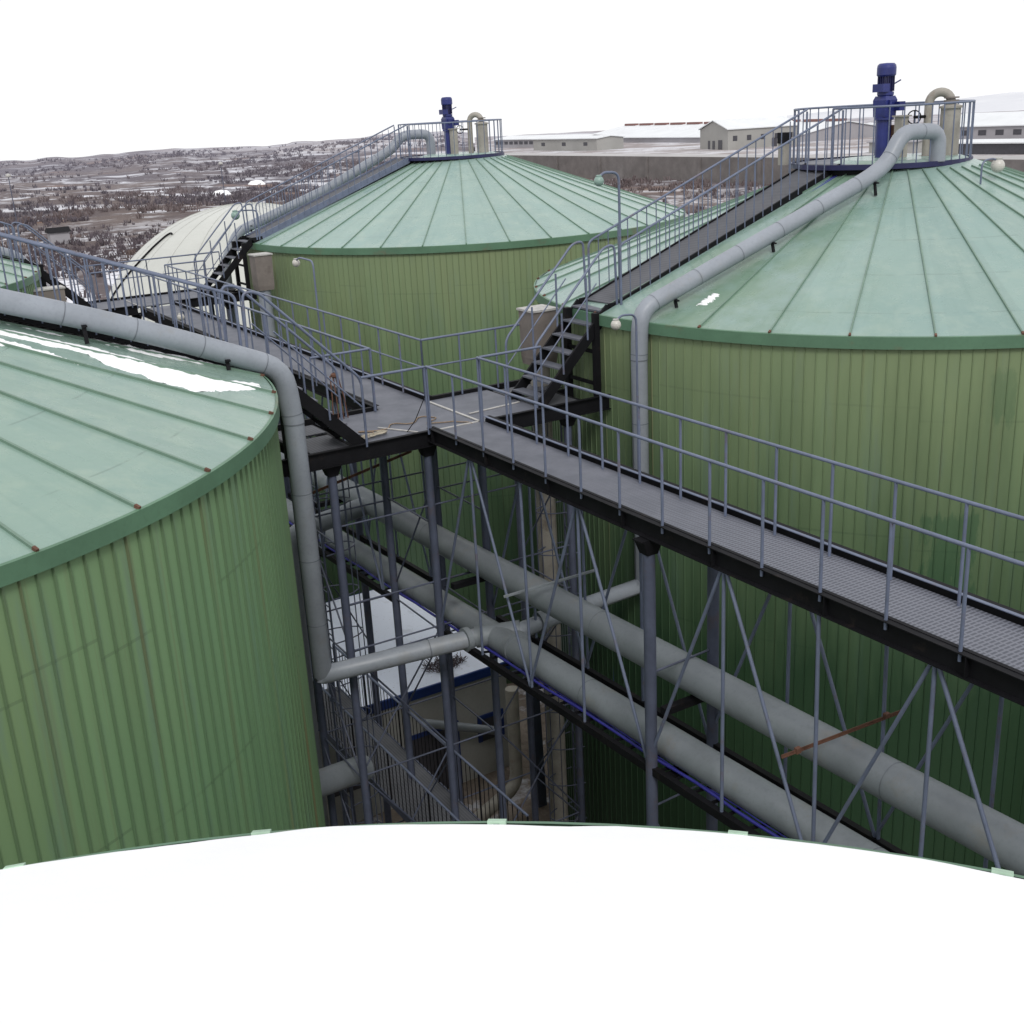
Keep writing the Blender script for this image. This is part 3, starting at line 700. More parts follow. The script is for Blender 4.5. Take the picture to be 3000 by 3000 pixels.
def motor(x,y,label):
    z=-1.42; t=thing('mixer_motor',label,'motor',(x,y,z)); c=(x,y)
    m=MB(); m.lathe(c,[(.30,z),(.30,z+.05),(.16,z+.06)],24,sm=False); m.disc(c,.30,z+.05,24); m.build('base_flange',M_DARKBLUE,t)
    m=MB(); m.lathe(c,[(.155,z+.05),(.155,z+.80),(.20,z+.81),(.20,z+.86),(.17,z+.87)],24); m.build('shaft_housing',M_BLUE,t)
    m=MB(); m.box((x+.06,y-.17,z+.2),(x+.15,y-.08,z+.7)); m.build('inspection_guard',M_RUST,t)
    m=MB(); m.frus(c,z+.87,z+1.20,.16,.16,.175,.17); m.frus(c,z+1.20,z+1.28,.175,.17,.14,.14); m.box((x+.10,y-.30,z+.98),(x+.27,y-.10,z+1.16)); m.lathe((x-.06,y-.2),[(.03,z+1.05),(.03,z+1.2)],10); m.build('gearbox',M_BLUE,t)
    m=MB(); m.lathe(c,[(.15,z+1.28),(.17,z+1.30),(.17,z+1.36)],20); m.box((x-.26,y-.16,z+1.36),(x-.05,y+.12,z+1.52)); m.tube([(x+.1,y-.1,z+1.5),(x+.3,y-.12,z+1.58)],.015,6); m.build('terminal_box',M_BLUE,t)
    m=MB(); m.lathe(c,[(.14,z+1.34),(.14,z+1.72)],20)
    for k in range(20):
        a=2*PI*k/20; m.beam((x+.155*math.cos(a),y+.155*math.sin(a),z+1.37),(x+.155*math.cos(a),y+.155*math.sin(a),z+1.72),.035,.008,up=(-math.sin(a),math.cos(a),0))
    m.build('motor_body',M_DARKBLUE,t)
    m=MB(); m.lathe(c,[(.17,z+1.66),(.195,z+1.69),(.195,z+1.83),(.185,z+1.88),(.15,z+1.915),(.0,z+1.925)],24); m.build('fan_cover',M_BLUE,t)
    return t
motor(21.98,-.17,'tall blue vertical motor on top of the right tank')
motor(22.20,19.35,'blue vertical motor on top of the rearmost tank')
def relief(cx,cy,label,mirror=1):
    z=-1.42; t=thing('relief_valve',label,'valve',(cx,cy,z)); 
    rx,ry=.656,-.755
    P=lambda d,f=0:(cx+rx*d-ry*f*-1*0+f*.755,cy+ry*d+f*.656)
    v=P(.93,.15); m=MB(); m.lathe(v,[(.20,z),(.20,z+.98),(.24,z+.98),(.24,z+1.02),(.10,z+1.06)],24); m.build('vessel',M_BEIGE,t)
    l=P(.50,.15); zt=z+1.30
    path=[(v[0],v[1],z+1.05),(v[0],v[1],zt-.21)]
    for k in range(0,13):
        a=PI*k/12; path.append((v[0]+(l[0]-v[0])*(1-math.cos(a))/2,v[1]+(l[1]-v[1])*(1-math.cos(a))/2,zt-.21+.21*math.sin(a)))
    path.append((l[0],l[1],z+.02)); m=MB(); m.tube(path,.09,16); m.build('gooseneck',M_BEIGE,t)
    for (ax,r0,r1,za,zb) in ((v,.10,.15,z+1.1,z+1.14),(v,.10,.15,z+1.17,z+1.2),(l,.09,.16,z+.02,z+.06)):
        m=MB(); m.lathe(ax,[(r0,za),(r1,za),(r1,zb),(r0,zb)],20,sm=False); m.build('flange',M_STONE,t)
    q=P(-.02,-.1); m=MB(); m.frus(q,z,z+.86,.1,.1,.1,.1); m.box((q[0]-.14,q[1]-.14,z+.86),(q[0]+.14,q[1]+.14,z+.89)); m.build('sight_port',M_BEIGE,t)
    w=P(.22,-.1); m=MB(); m.tube([(w[0]+rx*.13*math.cos(2*PI*k/20),w[1]+ry*.13*math.cos(2*PI*k/20),z+.84+.13*math.sin(2*PI*k/20)) for k in range(20)],.013,6,closed=True)
    m.tube([(w[0],w[1],z+.71),(w[0],w[1],z+.97)],.01,6); m.tube([(w[0],w[1],z+.84),(l[0],l[1],z+.84)],.03,8); m.build('handwheel',M_BLACK,t)
    return t
relief(TB[0],TB[1],'beige gooseneck vent and valve on top of the right tank')
relief(TC[0]-.1,TC[1],'beige vent vessel and valve on top of the rearmost tank')
m=MB(); b0=(20.35,1.05); m.box((b0[0]-.09,b0[1]-.09,-1.42),(b0[0]+.09,b0[1]+.09,-.98)); m.box((b0[0]-.11,b0[1]-.1,-.98),(b0[0]+.1,b0[1]+.1,-.76),1)
tag(m.build('junction_box',[M_BEIGE,M_BLACK]),'small beige box with a black top by the head of the right roof walkway','box')
# ------------------------------------------------------------------ overflow boxes on columns
def overflow(x,y,label,white=False,zt=-3.72,w=.27):
    t=thing('overflow_box',label,'overflow box',(x,y,ZG))
    m=MB(); m.tube([(x,y,ZG),(x,y,zt-1.06)],.20,20); m.lathe((x,y),[(.20,-9.3),(.205,-9.3),(.205,-9.28)],20); m.build('standpipe',M_CLAD if white else M_BEIGE,t)
    m=MB(); m.frus((x,y),zt-.92,zt,w-.01,.26,w,.27); m.frus((x,y),zt-1.06,zt-.92,.24,.24,.26,.26); bx=m.build('box',M_STONE,t)
    m=MB(); m.box((x-w-.03,y-.30,zt),(x+w+.03,y+.30,zt+.04)); m.build('lid',M_PALE,t)
overflow(14.10,1.22,'brownish overflow box on a beige standpipe beside the right stair')
overflow(14.2,17.25,'brownish overflow box on a pale standpipe against the rearmost tank',True,zt=-3.85)
overflow(7.75,16.9,'brownish box on a standpipe at the left edge tank, seen through the railing',zt=-4.1,w=.46)
# ------------------------------------------------------------------ lamps
def globe_lamp(base,head,label,h,globe=M_WHITE,r=.10,pole=.02,curve=True,fixed=None):
    t=thing('gooseneck_lamp',label,'lamp',base)
    b=Vector(base); hd=Vector(head)
    m=MB(); m.tube(fillet([b,(b.x,b.y,hd.z+.12),(hd.x+(b.x-hd.x)*.25,hd.y+(b.y-hd.y)*.25,hd.z+.14),hd+Vector((0,0,.06))],.16,5),pole,8); m.build('pole',M_STEEL,t)
    m=MB(); prof=[(.02,-.10*r/.1)]
    for k in range(1,10):
        a=-PI/2+PI*k/10; prof.append((r*math.cos(a),r*math.sin(a)))
    prof.append((.02,r))
    m.lathe((hd.x,hd.y),[(q,hd.z+z_) for q,z_ in prof],16); m.build('globe',globe,t)
    m=MB(); m.lathe((hd.x,hd.y),[(r*.55,hd.z+r*.75),(r*.6,hd.z+r*1.1),(.02,hd.z+r*1.2)],14); m.build('cap',M_PALE if globe is M_WHITE else M_GREENLAMP,t)
    return t
globe_lamp((14.80,-.58,-3.9),(14.35,-.60,-1.28),'tall lamp post with a pale green head at the top of the right stair',2.4,M_GREENLAMP,.09,.024)
globe_lamp((14.08,-1.98,-8.4),(13.62,-2.02,-3.55),'lamp with a pale globe on a thin pole fixed to the right tank pipe',1,M_WHITE,.09,.02)
globe_lamp((11.74,6.72,-5.3),(11.74,7.75,-3.08),'gooseneck lamp on the walkway rail in front of the rearmost tank',1,M_WHITE,.09,.022)
globe_lamp((14.9,19.05,-3.6),(14.25,19.3,-2.76),'pale green lamp head at the foot of the rearmost roof walkway',1,M_GREENLAMP,.14,.024)
globe_lamp((10.75,14.1,-5.2),(10.6,13.9,-4.9),'small bright lamp low on the rail of the far walkway',1,M_WHITE,.10,.02)
globe_lamp((21.60,-2.95,-2.0),(22.0,-3.0,-1.50),'white lamp head standing on the right tank roof beyond the platform',1,M_WHITE,.13,.018)
# ------------------------------------------------------------------ cables, rope, rusty bars
m=MB(); pts=[(20.3,-.52,-1.60),(17.5,-.53,-2.66),(14.8,-.54,-3.68),(14.52,-.55,-3.95),(14.50,-.56,-6),(14.45,-.56,-12.0)]
m.tube(fillet(pts,.25,5),.03,8); m.tube([(p[0],p[1]-.07,p[2]+.02) for p in fillet(pts[:4],.25,5)],.018,6)
tag(m.build('cable_conduit',M_CABLE),'blue cable conduit along the right roof walkway and down its stair leg','cable')
for i,(dx,zz,lab) in enumerate(((.20,.03,'thick blue cable laid along the rungs beside the lower header pipe'),(.27,.02,'thinner blue cable next to the thick one on the rungs'))):
    m=MB(); m.tube([(10.65+dx+.05*noise.noise((y*.9,i*7,1)),y,ZC(y)+zz+.012*math.sin(y*2.2+i)) for y in [(-17.4+.4*j) for j in range(92)]],.024-.012*i,8)
    tag(m.build('power_cable',M_CABLE),lab,'cable')
random.seed(3)
def rope():
    key=[(9.55,-.2),(9.9,.05),(9.7,.25),(10.15,.1),(10.4,.35),(10.7,.15),(11.0,.45),(11.2,.2),(10.9,-.05),(11.3,-.25),(11.5,-.6),(11.25,-1.0),(10.95,-.95),(10.85,-1.35),(10.95,-1.9),(11.1,-2.4),(11.35,-2.8),(11.42,-3.05),(11.25,-3.15),(11.0,-2.9),(10.82,-2.6)]
    pts=[]
    for i in range(len(key)-1):
        p0=key[max(0,i-1)];p1=key[i];p2=key[i+1];p3=key[min(len(key)-1,i+2)]
        for k in range(8):
            t=k/8; f=lambda a,b,c,d:.5*((2*b)+(-a+c)*t+(2*a-5*b+4*c-d)*t*t+(-a+3*b-3*c+d)*t**3)
            pts.append((f(p0[0],p1[0],p2[0],p3[0]),f(p0[1],p1[1],p2[1],p3[1]),ZD-.066+.004*math.sin(i*3+k)))
    m=MB(); m.tube(pts,.011,6)
    tag(m.build('rope',M_ROPE),'thin tan rope lying in loops on the central crossing deck','rope')
    m=MB()
    for j in range(26):
        a=random.uniform(0,2*PI); c=(9.72+random.uniform(-.22,.22),-.16+random.uniform(-.1,.1),ZD-.06+random.uniform(0,.03))
        m.tube([(c[0]+.16*math.cos(a+k*.5)*(.6+.1*k),c[1]+.07*math.sin(a+k*.5),c[2]) for k in range(6)],.010,5)
    tag(m.build('rope_tangle',paint('pale_rope',(.42,.38,.30),.9)),'tangled pale rope heap at the foot of the left stair','rope')
rope()
m=MB(); m.beam((10.45,-9.42,-7.22),(11.95,-9.86,-6.92),.032,.01); m.beam((10.45,-9.42,-7.2),(11.95,-9.86,-6.90),.01,.032); m.box((10.62,-9.50,-7.20),(10.69,-9.45,-7.13)); m.box((11.71,-9.82,-6.96),(11.78,-9.77,-6.90))
tag(m.build('rusty_bar',M_RUST),'rusty angle bar across the truss in front of the upper header pipe','bar')
m=MB(); m.beam((9.55,2.6,-6.9),(11.4,1.75,-6.2),.04,.012); m.beam((9.55,2.6,-6.88),(11.4,1.75,-6.18),.012,.05)
tag(m.build('rusty_bar',M_RUST),'rusty bar below the central crossing near the left pipe','bar')
m=MB(); m.beam((10.52,-3.08,-7.38),(11.84,-3.84,-7.0),.05,.03)
tag(m.build('pale_bar',M_HEADER),'pale bar laid across the truss over the upper header pipe','bar')
m=MB(); m.tube([(10.62,-.72,-4.05),(10.60,-.66,-4.5),(10.45,-.5,-4.95),(10.35,-.35,-5.17)],.008,6)
tag(m.build('loose_wire',M_BLACK),'thin black wire hanging from the corner post of the crossing','wire')
m=MB()
for dx in (-.05,0,.05,.09):
    m.tube([(9.75+dx,1.30,-4.35),(9.75+dx*1.6,1.22,-4.75),(9.72+dx*2.5,1.15+dx,-5.15)],.012,6)
m.lathe((9.77,1.29),[(.02,-4.40),(.06,-4.37),(.06,-4.33),(.02,-4.30)],10)
tag(m.build('hose_bundle',M_RUST),'rusty brown hoist with straps hung on the railing by the left stair','hoist')
# ladders
def ladder(x,y,dx,dy,z0,z1,label,cage=True):
    t=thing('caged_ladder',label,'ladder',(x,y,z0)); w=.22
    for s in (-1,1):
        m=MB(); m.tube([(x+s*w*dy,y-s*w*dx,z0),(x+s*w*dy,y-s*w*dx,z1)],.022,8,caps=False); m.build('rail',M_COLUMN,t)
    z=z0+.2
    while z<z1: m=MB(); m.tube([(x+w*dy,y-w*dx,z),(x-w*dy,y+w*dx,z)],.012,6,caps=False); m.build('rung',M_COLUMN,t); z+=.3
    if cage:
        for z in [z0+2.2+.9*k for k in range(int((z1-z0-2.2)/.9))]:
            m=MB(); m.tube([(x+dx*.72*math.sin(PI*k/8)+w*1.6*dy*math.cos(PI*k/8),y+dy*.72*math.sin(PI*k/8)-w*1.6*dx*math.cos(PI*k/8),z) for k in range(9)],.014,6); m.build('hoop',M_COLUMN,t)
        for k in (2,4,6):
            m=MB(); px=x+dx*.72*math.sin(PI*k/8)+w*1.6*dy*math.cos(PI*k/8); py=y+dy*.72*math.sin(PI*k/8)-w*1.6*dx*math.cos(PI*k/8)
            m.tube([(px,py,z0+2.2),(px,py,z1)],.012,6,caps=False); m.build('cage_strap',M_COLUMN,t)
ladder(9.25,1.62,1,0,ZG,-5.3,'caged ladder rising to the crossing beside the left tank pipe')
ladder(14.35,.75,-1,.15,ZG,-5.4,'caged ladder against the right tank wall under its stair',True)
# ------------------------------------------------------------------ lower gangway, small building, ground pipes
def gangway():
    t=thing('lower_gangway','low gangway with baluster rails between the trestle legs and the snow roofed building','gangway',(10.3,3,ZG))
    z=-13.05; y0,y1=-2.6,6.2
    m=MB(); m.box((9.95,y0,z-.05),(11.0,y1,z)); m.build('deck',M_GRATE,t)
    for x in (9.93,11.02):
        m=MB(); m.beam((x,y0,z-.07),(x,y1,z-.07),.03,.18); m.build('edge_channel',M_COLUMN,t)
        m=MB(); m.tube([(x,y0,z+1.12),(x,y1,z+1.12)],.026,8); m.build('handrail',M_STEEL,t)
        n=50
        for i in range(n+1): post_at(t,(x,y0+(y1-y0)*i/n,z),1.12,r=.009 if i%10 else .02,name='baluster',mat=M_BLACK,n=5)
    for x in (9.95,11.0):
        for y in (-2.4,2.2,6.0):
            m=MB(); m.tube([(x,y,ZG),(x,y,z-.1)],.05,10,caps=False); m.build('leg',M_COLUMN,t)
    # flight down to the yard
    for x in (9.95,10.95):
        m=MB(); m.beam((x,y1,z-.1),(x,y1+.01+5.2,ZG+.1),.04,.2); m.build('flight_stringer',M_COLUMN,t)
        m=MB(); m.tube([(x,y1,z+1.1),(x,y1+5.2,ZG+1.2)],.024,8); m.build('flight_handrail',M_STEEL,t)
        for i in range(1,20): post_at(t,(x,y1+5.2*i/20,z-.05+(ZG+.1-z)*i/20),1.12,r=.009,name='baluster',mat=M_BLACK,n=5)
    for i in range(18):
        m=MB(); f=(i+.5)/18; m.box((9.98,y1+5.2*f-.12,z+(ZG-z)*f-.02),(10.92,y1+5.2*f+.12,z+(ZG-z)*f+.02)); m.build('tread',M_DECK,t)
gangway()
def building():
    x0,x1,y0,y1,zt=10.2,16.7,7.6,14.8,-14.6
    t=thing('pump_house','low off-white pump house with blue trim and a snow covered flat roof','building',((x0+x1)/2,(y0+y1)/2,ZG))
    m=MB(); m.box((x0+.1,y0+.1,ZG),(x1-.1,y1-.1,zt-.30)); m.build('wall',M_BLDWALL,t)
    m=MB(); m.box((x0,y0,zt-.295),(x1,y1,zt-.04)); rf=m.build('roof',M_BLDBLUE,t)
    m=MB(); vs=[];fs=[];n=40
    for i in range(n+1):
        for j in range(n+1):
            x=x0+.05+(x1-x0-.1)*i/n; y=y0+.07+(y1-y0-.12)*j/n; e=min(1,min(i,n-i,j,n-j)*.5)
            vs.append((x,y,zt-.038+e*.06+.02*noise.noise((x*.9,y*.9,1))*e))
    for i in range(n):
        for j in range(n): a=i*(n+1)+j; fs.append((a,a+n+1,a+n+2,a+1))
    m.add(vs,fs,0,True); m.build('roof_snow',M_YSNOW,rf)
    def opening(nm,xa,xb,za,zb):
        f=MB(); q=.12
        f.box((xa-q,y0+.05,za),(xa,y0+.13,zb)); f.box((xb,y0+.05,za),(xb+q,y0+.13,zb)); f.box((xa-q,y0+.05,zb),(xb+q,y0+.13,zb+q))
        o=f.build(nm,M_BLDBLUE,t); d=MB(); d.box((xa,y0+.07,za),(xb,y0+.13,zb)); d.build('opening',M_DARKWIN,o)
    opening('door',13.45,14.85,ZG+.02,-16.1); opening('window',11.1,12.0,-17.0,-16.2)
    opening('window',15.7,16.3,-16.9,-16.2)
building()
m=MB(); random.seed(5)
for k in range(240):
    a=random.uniform(0,2*PI); rr=random.uniform(0,1)**.5; x=15.0+rr*.55*math.cos(a); y=8.3+rr*.35*math.sin(a); L=random.uniform(.08,.25); b2=random.uniform(0,2*PI)
    m.beam((x,y,-14.55),(x+L*math.cos(b2),y+L*math.sin(b2),-14.55+random.uniform(.02,.22)),.012,.012)
tag(m.build('brushwood_pile',M_BUSH),'dark heap of brushwood lying in the snow on the pump house roof','brushwood')
def bottom_pipe(label,pts,r,mat,nm='drain_pipe'):
    m=MB(); m.tube(fillet(pts,.45,8),r,18); return tag(m.build(nm,mat),label,'pipe')
bottom_pipe('beige drain pipe standing at the pump house corner with an elbow near the ground',[(15.55,5.6,-14.3),(15.55,5.6,-17.2),(12.6,4.3,-17.25)],.175,M_BEIGE)
bottom_pipe('short thick grey pipe low between the near left tank and the trestle',[(7.8,.1,-11.6),(9.3,.6,-11.9)],.26,M_HEADER)
bottom_pipe('grey pipe slanting behind the beige drain pipe',[(13.6,7.0,-15.3),(15.9,7.2,-16.4)],.12,M_HEADER)
m=MB(); m.beam((16.2,5.5,ZG),(16.1,5.5,-13.6),.26,.26,up=(1,0,0)); tag(m.build('square_post',M_COLUMN),'dark square post right behind the beige drain pipe','post')
# ------------------------------------------------------------------ white gas dome
def dome():
    c=(21.5,40.0); R_=8.25; cz=-12.0
    t=thing('gas_holder','white membrane gas dome behind the rearmost tank','gas holder',(c[0],c[1],ZG))
    m=MB(); n=72; prof=[]
    for k in range(0,25):
        a=-.35+(PI/2+.35)*k/24; prof.append((R_*math.cos(a),cz+R_*math.sin(a)))
    prof[-1]=(.02,cz+R_); m.lathe(c,prof,n)
    for k in range(24):
        a=2*PI*k/24; pts=[(c[0]+(R_+.012)*math.cos(b)*math.cos(a),c[1]+(R_+.012)*math.cos(b)*math.sin(a),cz+(R_+.012)*math.sin(b)) for b in [(-.3+(PI/2-.02+.3)*q/24) for q in range(25)]]
        m.tube(pts,.006,4,mi=1)
    m.build('membrane',[M_MEMB,paint('membrane_seam',(.45,.46,.42),.5)],t)
    m=MB(); zb=cz-R_*math.sin(.35); m.lathe(c,[(R_*math.cos(.35)+.35,ZG),(R_*math.cos(.35)+.35,zb),(R_*math.cos(.35)-.1,zb+.02)],72); m.build('base_ring',M_CONC,t)
    m=MB(); pts=[]
    for b,a in ((24,-181),(33.2,-180.4),(42.1,-175.5),(47.8,-172.6),(53.9,-171.5),(59.2,-170.6),(60.8,-168.6),(60.2,-165.5)):
        rr=R_+.05; b=rd(b); a=rd(a); pts.append((c[0]+rr*math.cos(b)*math.cos(a),c[1]+rr*math.cos(b)*math.sin(a),cz+rr*math.sin(b)))
    pts=fillet(pts,.3,3); m.tube(pts,.045,8); m.build('black_hose',M_BLACK,t)
dome()
# ------------------------------------------------------------------ terrain
def ground_z(x,y):
    d=math.hypot(x-2,y+18); az=math.degrees(math.atan2(y+18,x-2))
    z=ZG
    if d>70:
        k=min(1,(d-70)/120)
        z+=k*(.8*noise.fractal((x*.012,y*.012,0),1,2,4)+.25*noise.noise((x*.07,y*.07,2)))
    # rising hillside on the left with terraces, crest near 720 m
    left=max(0,min(1,(az-57.5)/4))
    if d>210:
        t=min(1,(d-210)/510); s=t*t*(3-2*t)
        crest=-13.0+1.5*noise.noise((az*.25,1.3,0))+.9*noise.noise((az*.75,4.1,0))+max(0,min(6,70-az))*.35
        rise=(crest-ZG)*s+2.4*math.sin(t*PI)*noise.noise((x*.011,y*.011,4))
        q=1.3; st=math.floor(rise/q)*q+q*min(1,max(0,(rise/q-math.floor(rise/q)-.55)/.3))
        z+=left*(.45*rise+.55*st)
    if x>180 and az<60.5: z=min(z,ZG)-.3
    if d>740: z-= (d-740)*.16
    return z
def ground():
    rs=[0,12,25,38,50]; r=50
    while r<1400: r*=1.018; rs.append(r)
    az=[20+ .22*i for i in range(int(75/.22)+1)]
    o=95
    while o<380: az.append(o); o+=5
    n=len(az); m=MB(); vs=[];fs=[]
    for q,rad in enumerate(rs):
        for a in az:
            x=2+rad*math.cos(rd(a)); y=-18+rad*math.sin(rd(a)); vs.append((x,y,ground_z(x,y)))
    for q in range(len(rs)-1):
        for k in range(n):
            j=(k+1)%n; fs.append((q*n+k,(q+1)*n+k,(q+1)*n+j,q*n+j))
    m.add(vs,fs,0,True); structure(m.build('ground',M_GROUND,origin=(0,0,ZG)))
ground()
def plateau():
    m=MB(); xs=[186.45]+[190+8*i for i in range(58)]; ys=[-60+8*i for i in range(90)]; vs=[];fs=[]
    for x in xs:
        for y in ys:
            y=min(y,-18+(x-2)*1.76)
            d=math.hypot(x-2,y+18); vs.append((x,y,-13.0+.12*noise.noise((x*.05,y*.05,1))-max(0,d-640)*.25))
    n=len(ys)
    for i in range(len(xs)-1):
        for j in range(n-1): fs.append((i*n+j,(i+1)*n+j,(i+1)*n+j+1,i*n+j+1))
    m.add(vs,fs,0,True); structure(m.build('plateau',M_GROUND,origin=(300,200,-13)))
plateau()
def far_hills():
    m=MB(); n=90; vs=[];fs=[]
    for i in range(n+1):
        az=rd(24+22*i/n); f=min(1,i/8,(n-i)/45)
        for rad,h in ((1150,-40),(1250,-28+9*f+3*f*noise.noise((i*.09,2,0))),(1500,-24+15*f+7*f*noise.noise((i*.06,5,0))),(1800,-70)):
            vs.append((2+rad*math.cos(az),-18+rad*math.sin(az),h))
    for i in range(n):
        for j in range(3): fs.append((i*4+j,(i+1)*4+j,(i+1)*4+j+1,i*4+j+1))
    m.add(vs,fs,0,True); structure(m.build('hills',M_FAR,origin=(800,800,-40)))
far_hills()
# retaining wall and road on the plateau edge
m=MB()
for y in range(40,300,20): 
    m.box((185.6,y+.03,ZG-1),(186.4,y+19.97,-12.75)); 
    m.box((185.2,y-.4,ZG-1),(185.59,y+.4,-12.9))
tag(m.build('retaining_wall',M_CONC),'long grey concrete retaining wall below the distant factory','wall')
m=MB(); m.add([(187,30,-12.78),(196,30,-12.78),(196,310,-12.78),(187,310,-12.78)],[(0,1,2,3)]); structure(m.build('road',M_ROAD))
def bushes():
    random.seed(11); m=MB(); cnt=0
    while cnt<5200:
        right=cnt>4400
        if right: az=rd(random.uniform(37,60)); d=random.uniform(120,300)
        else: az=rd(random.uniform(61,83)); d=75*math.exp(random.random()**.8*2.2)
        x=2+d*math.cos(az); y=-18+d*math.sin(az)
        if x>183 and right: continue
        f=noise.noise((x*.016,y*.016,9))+.5*noise.noise((x*.07,y*.07,3))
        if f<(.04 if d>200 else .15) and random.random()<.93: continue
        z=ground_z(x,y); s=random.uniform(.35,.9)*(1 if d<250 else 1.35); g=0 if noise.noise((x*.02,y*.02,40))<.12 else 1
        for k in range(9):
            a=random.uniform(0,2*PI); q=s*random.uniform(.10,.22); o=s*random.uniform(0,.8); cx=x+o*math.cos(a); cy=y+o*math.sin(a); h=s*random.uniform(.5,1.25); b2=random.uniform(0,PI); lx=.35*h*math.cos(a); ly=.35*h*math.sin(a)
            m.add([(cx-q*math.cos(b2),cy-q*math.sin(b2),z-.1),(cx+q*math.cos(b2),cy+q*math.sin(b2),z-.1),(cx+lx+q*.9*math.cos(b2),cy+ly+q*.9*math.sin(b2),z+h*.8),(cx+lx*1.3-q*.3*math.cos(b2),cy+ly*1.3,z+h)],[(0,1,2,3)],g)
        cnt+=1
    o=m.build('scrub',[M_BUSH,M_BUSH2],origin=(60,200,ZG)); o['kind']='stuff'; tag(o,'dark bare scrub scattered over the snowy hillside and below the retaining wall','scrub')
bushes()
# ------------------------------------------------------------------ distant factory
def hall(name,label,c,ang,L,Wd,hw,hr,wall,roof,wins=0,doors=(),ridge=None,zb=-13.0,flat=False,cat='building',side=-1,win=(1.1,1.2)):
    # long axis along ang, c = near left corner of the long wall seen from the works
    t=thing(name,label,cat,(c[0],c[1],zb)); d=Vector((math.cos(ang),math.sin(ang),0)); e=Vector((-d.y,d.x,0))
    P=lambda u,v,z:Vector((c[0],c[1],zb))+d*u+e*v+Vector((0,0,z))
    m=MB()
    m.add([P(0,0,-1),P(L,0,-1),P(L,Wd,-1),P(0,Wd,-1),P(0,0,hw),P(L,0,hw),P(L,Wd,hw),P(0,Wd,hw)],[(0,1,5,4),(1,2,6,5),(2,3,7,6),(3,0,4,7)])
    m.add([P(0,0,hw),P(0,Wd/2,hr),P(0,Wd,hw),P(L,0,hw),P(L,Wd/2,hr),P(L,Wd,hw)],[(0,1,2),(3,5,4)]); m.build('wall',wall,t)
    m=MB(); o=.4
    m.add([P(-o,-o,hw-.02),P(L+o,-o,hw-.02),P(L+o,Wd/2,hr+.03),P(-o,Wd/2,hr+.03),P(-o,Wd+o,hw-.02),P(L+o,Wd+o,hw-.02),
           P(-o,-o,hw+.22),P(L+o,-o,hw+.22),P(L+o,Wd/2,hr+.28),P(-o,Wd/2,hr+.28),P(-o,Wd+o,hw+.22),P(L+o,Wd+o,hw+.22)],
          [(6,7,8,9),(9,8,11,10),(0,1,7,6),(4,10,11,5),(0,6,9,3),(3,9,10,4),(1,2,8,7),(2,5,11,8)]); rf=m.build('roof',roof,t)
    if ridge:
        m=MB(); 
        for k in range(ridge[0]):
            u=L*(k+.15)/ridge[0]; m.add([P(u,Wd/2-.8,hr+.2),P(u+L/ridge[0]*.72,Wd/2-.8,hr+.2),P(u+L/ridge[0]*.72,Wd/2+.8,hr+.2),P(u,Wd/2+.8,hr+.2),P(u,Wd/2-.8,hr+ridge[1]),P(u+L/ridge[0]*.72,Wd/2-.8,hr+ridge[1]),P(u+L/ridge[0]*.72,Wd/2+.8,hr+ridge[1]),P(u,Wd/2+.8,hr+ridge[1])],[(0,1,5,4),(1,2,6,5),(2,3,7,6),(3,0,4,7),(4,5,6,7)])
        m.build('ridge_vent',M_REDBROWN,rf)
    for k in range(wins):
        u=L*(k+.5)/wins; w2,h2=win; z0=hw*.42
        m=MB(); m.add([P(u-w2/2,-.05,z0),P(u+w2/2,-.05,z0),P(u+w2/2,-.05,z0+h2),P(u-w2/2,-.05,z0+h2)],[(0,1,2,3)]); m.build('window',M_DARKWIN,t)
    for (face,u,w2,h2) in doors:
        m=MB()
        if face=='g': m.add([P(-.05,u-w2/2,0),P(-.05,u-w2/2,h2),P(-.05,u+w2/2,h2),P(-.05,u+w2/2,0)],[(0,1,2,3)])
        else: m.add([P(u-w2/2,-.05,0),P(u+w2/2,-.05,0),P(u+w2/2,-.05,h2),P(u-w2/2,-.05,h2)],[(0,1,2,3)])
        m.build('door',M_DARKWIN,t)
    return t
hall('factory_building','beige gabled factory building with dark openings and a white roof',(216.5,225.5),-.20,21,15,5.0,7.2,M_FWALL,M_FROOF,wins=5,doors=(('g',4,2.2,2.4),('g',7.5,1.4,2.2),('g',10,1.2,2.2),('l',14,1.6,2.3)),win=(1.3,1.3))
hall('long_shed','long white roofed shed with a red brown ridge, behind the beige building',(259,355),math.atan2(-122,-11),122,38,1.5,4.7,M_FGREY,M_FROOF,wins=0,ridge=(12,.9))
hall('low_hall','low grey hall with dark band of windows left of the sheds',(226,362),-1.53,50,14,2.7,3.6,M_FGREY,M_FROOF,wins=16,win=(2.2,1.0))
hall('low_hall','low beige block at the end of the retaining wall',(211,312),-1.55,34,10,3.4,3.9,M_FWALL,M_FROOF,wins=3,win=(2.0,1.0))
hall('workshop','wide white roofed workshop with many windows at the right edge',(246,182),-1.40,60,22,3.4,6.0,M_FGREY,M_FROOF,wins=14,win=(2.0,1.2))
hall('greenhouse','long dark fronted greenhouse at the right edge beside the road',(203,147),-1.52,62,6,2.0,2.4,M_DARKWIN,M_FROOF,wins=0)
hall('shed','small grey shed with a dark roof seen past the blue motor',(205,167),-1.50,12,8,2.2,2.8,M_FWALL,M_FGREY,wins=2)
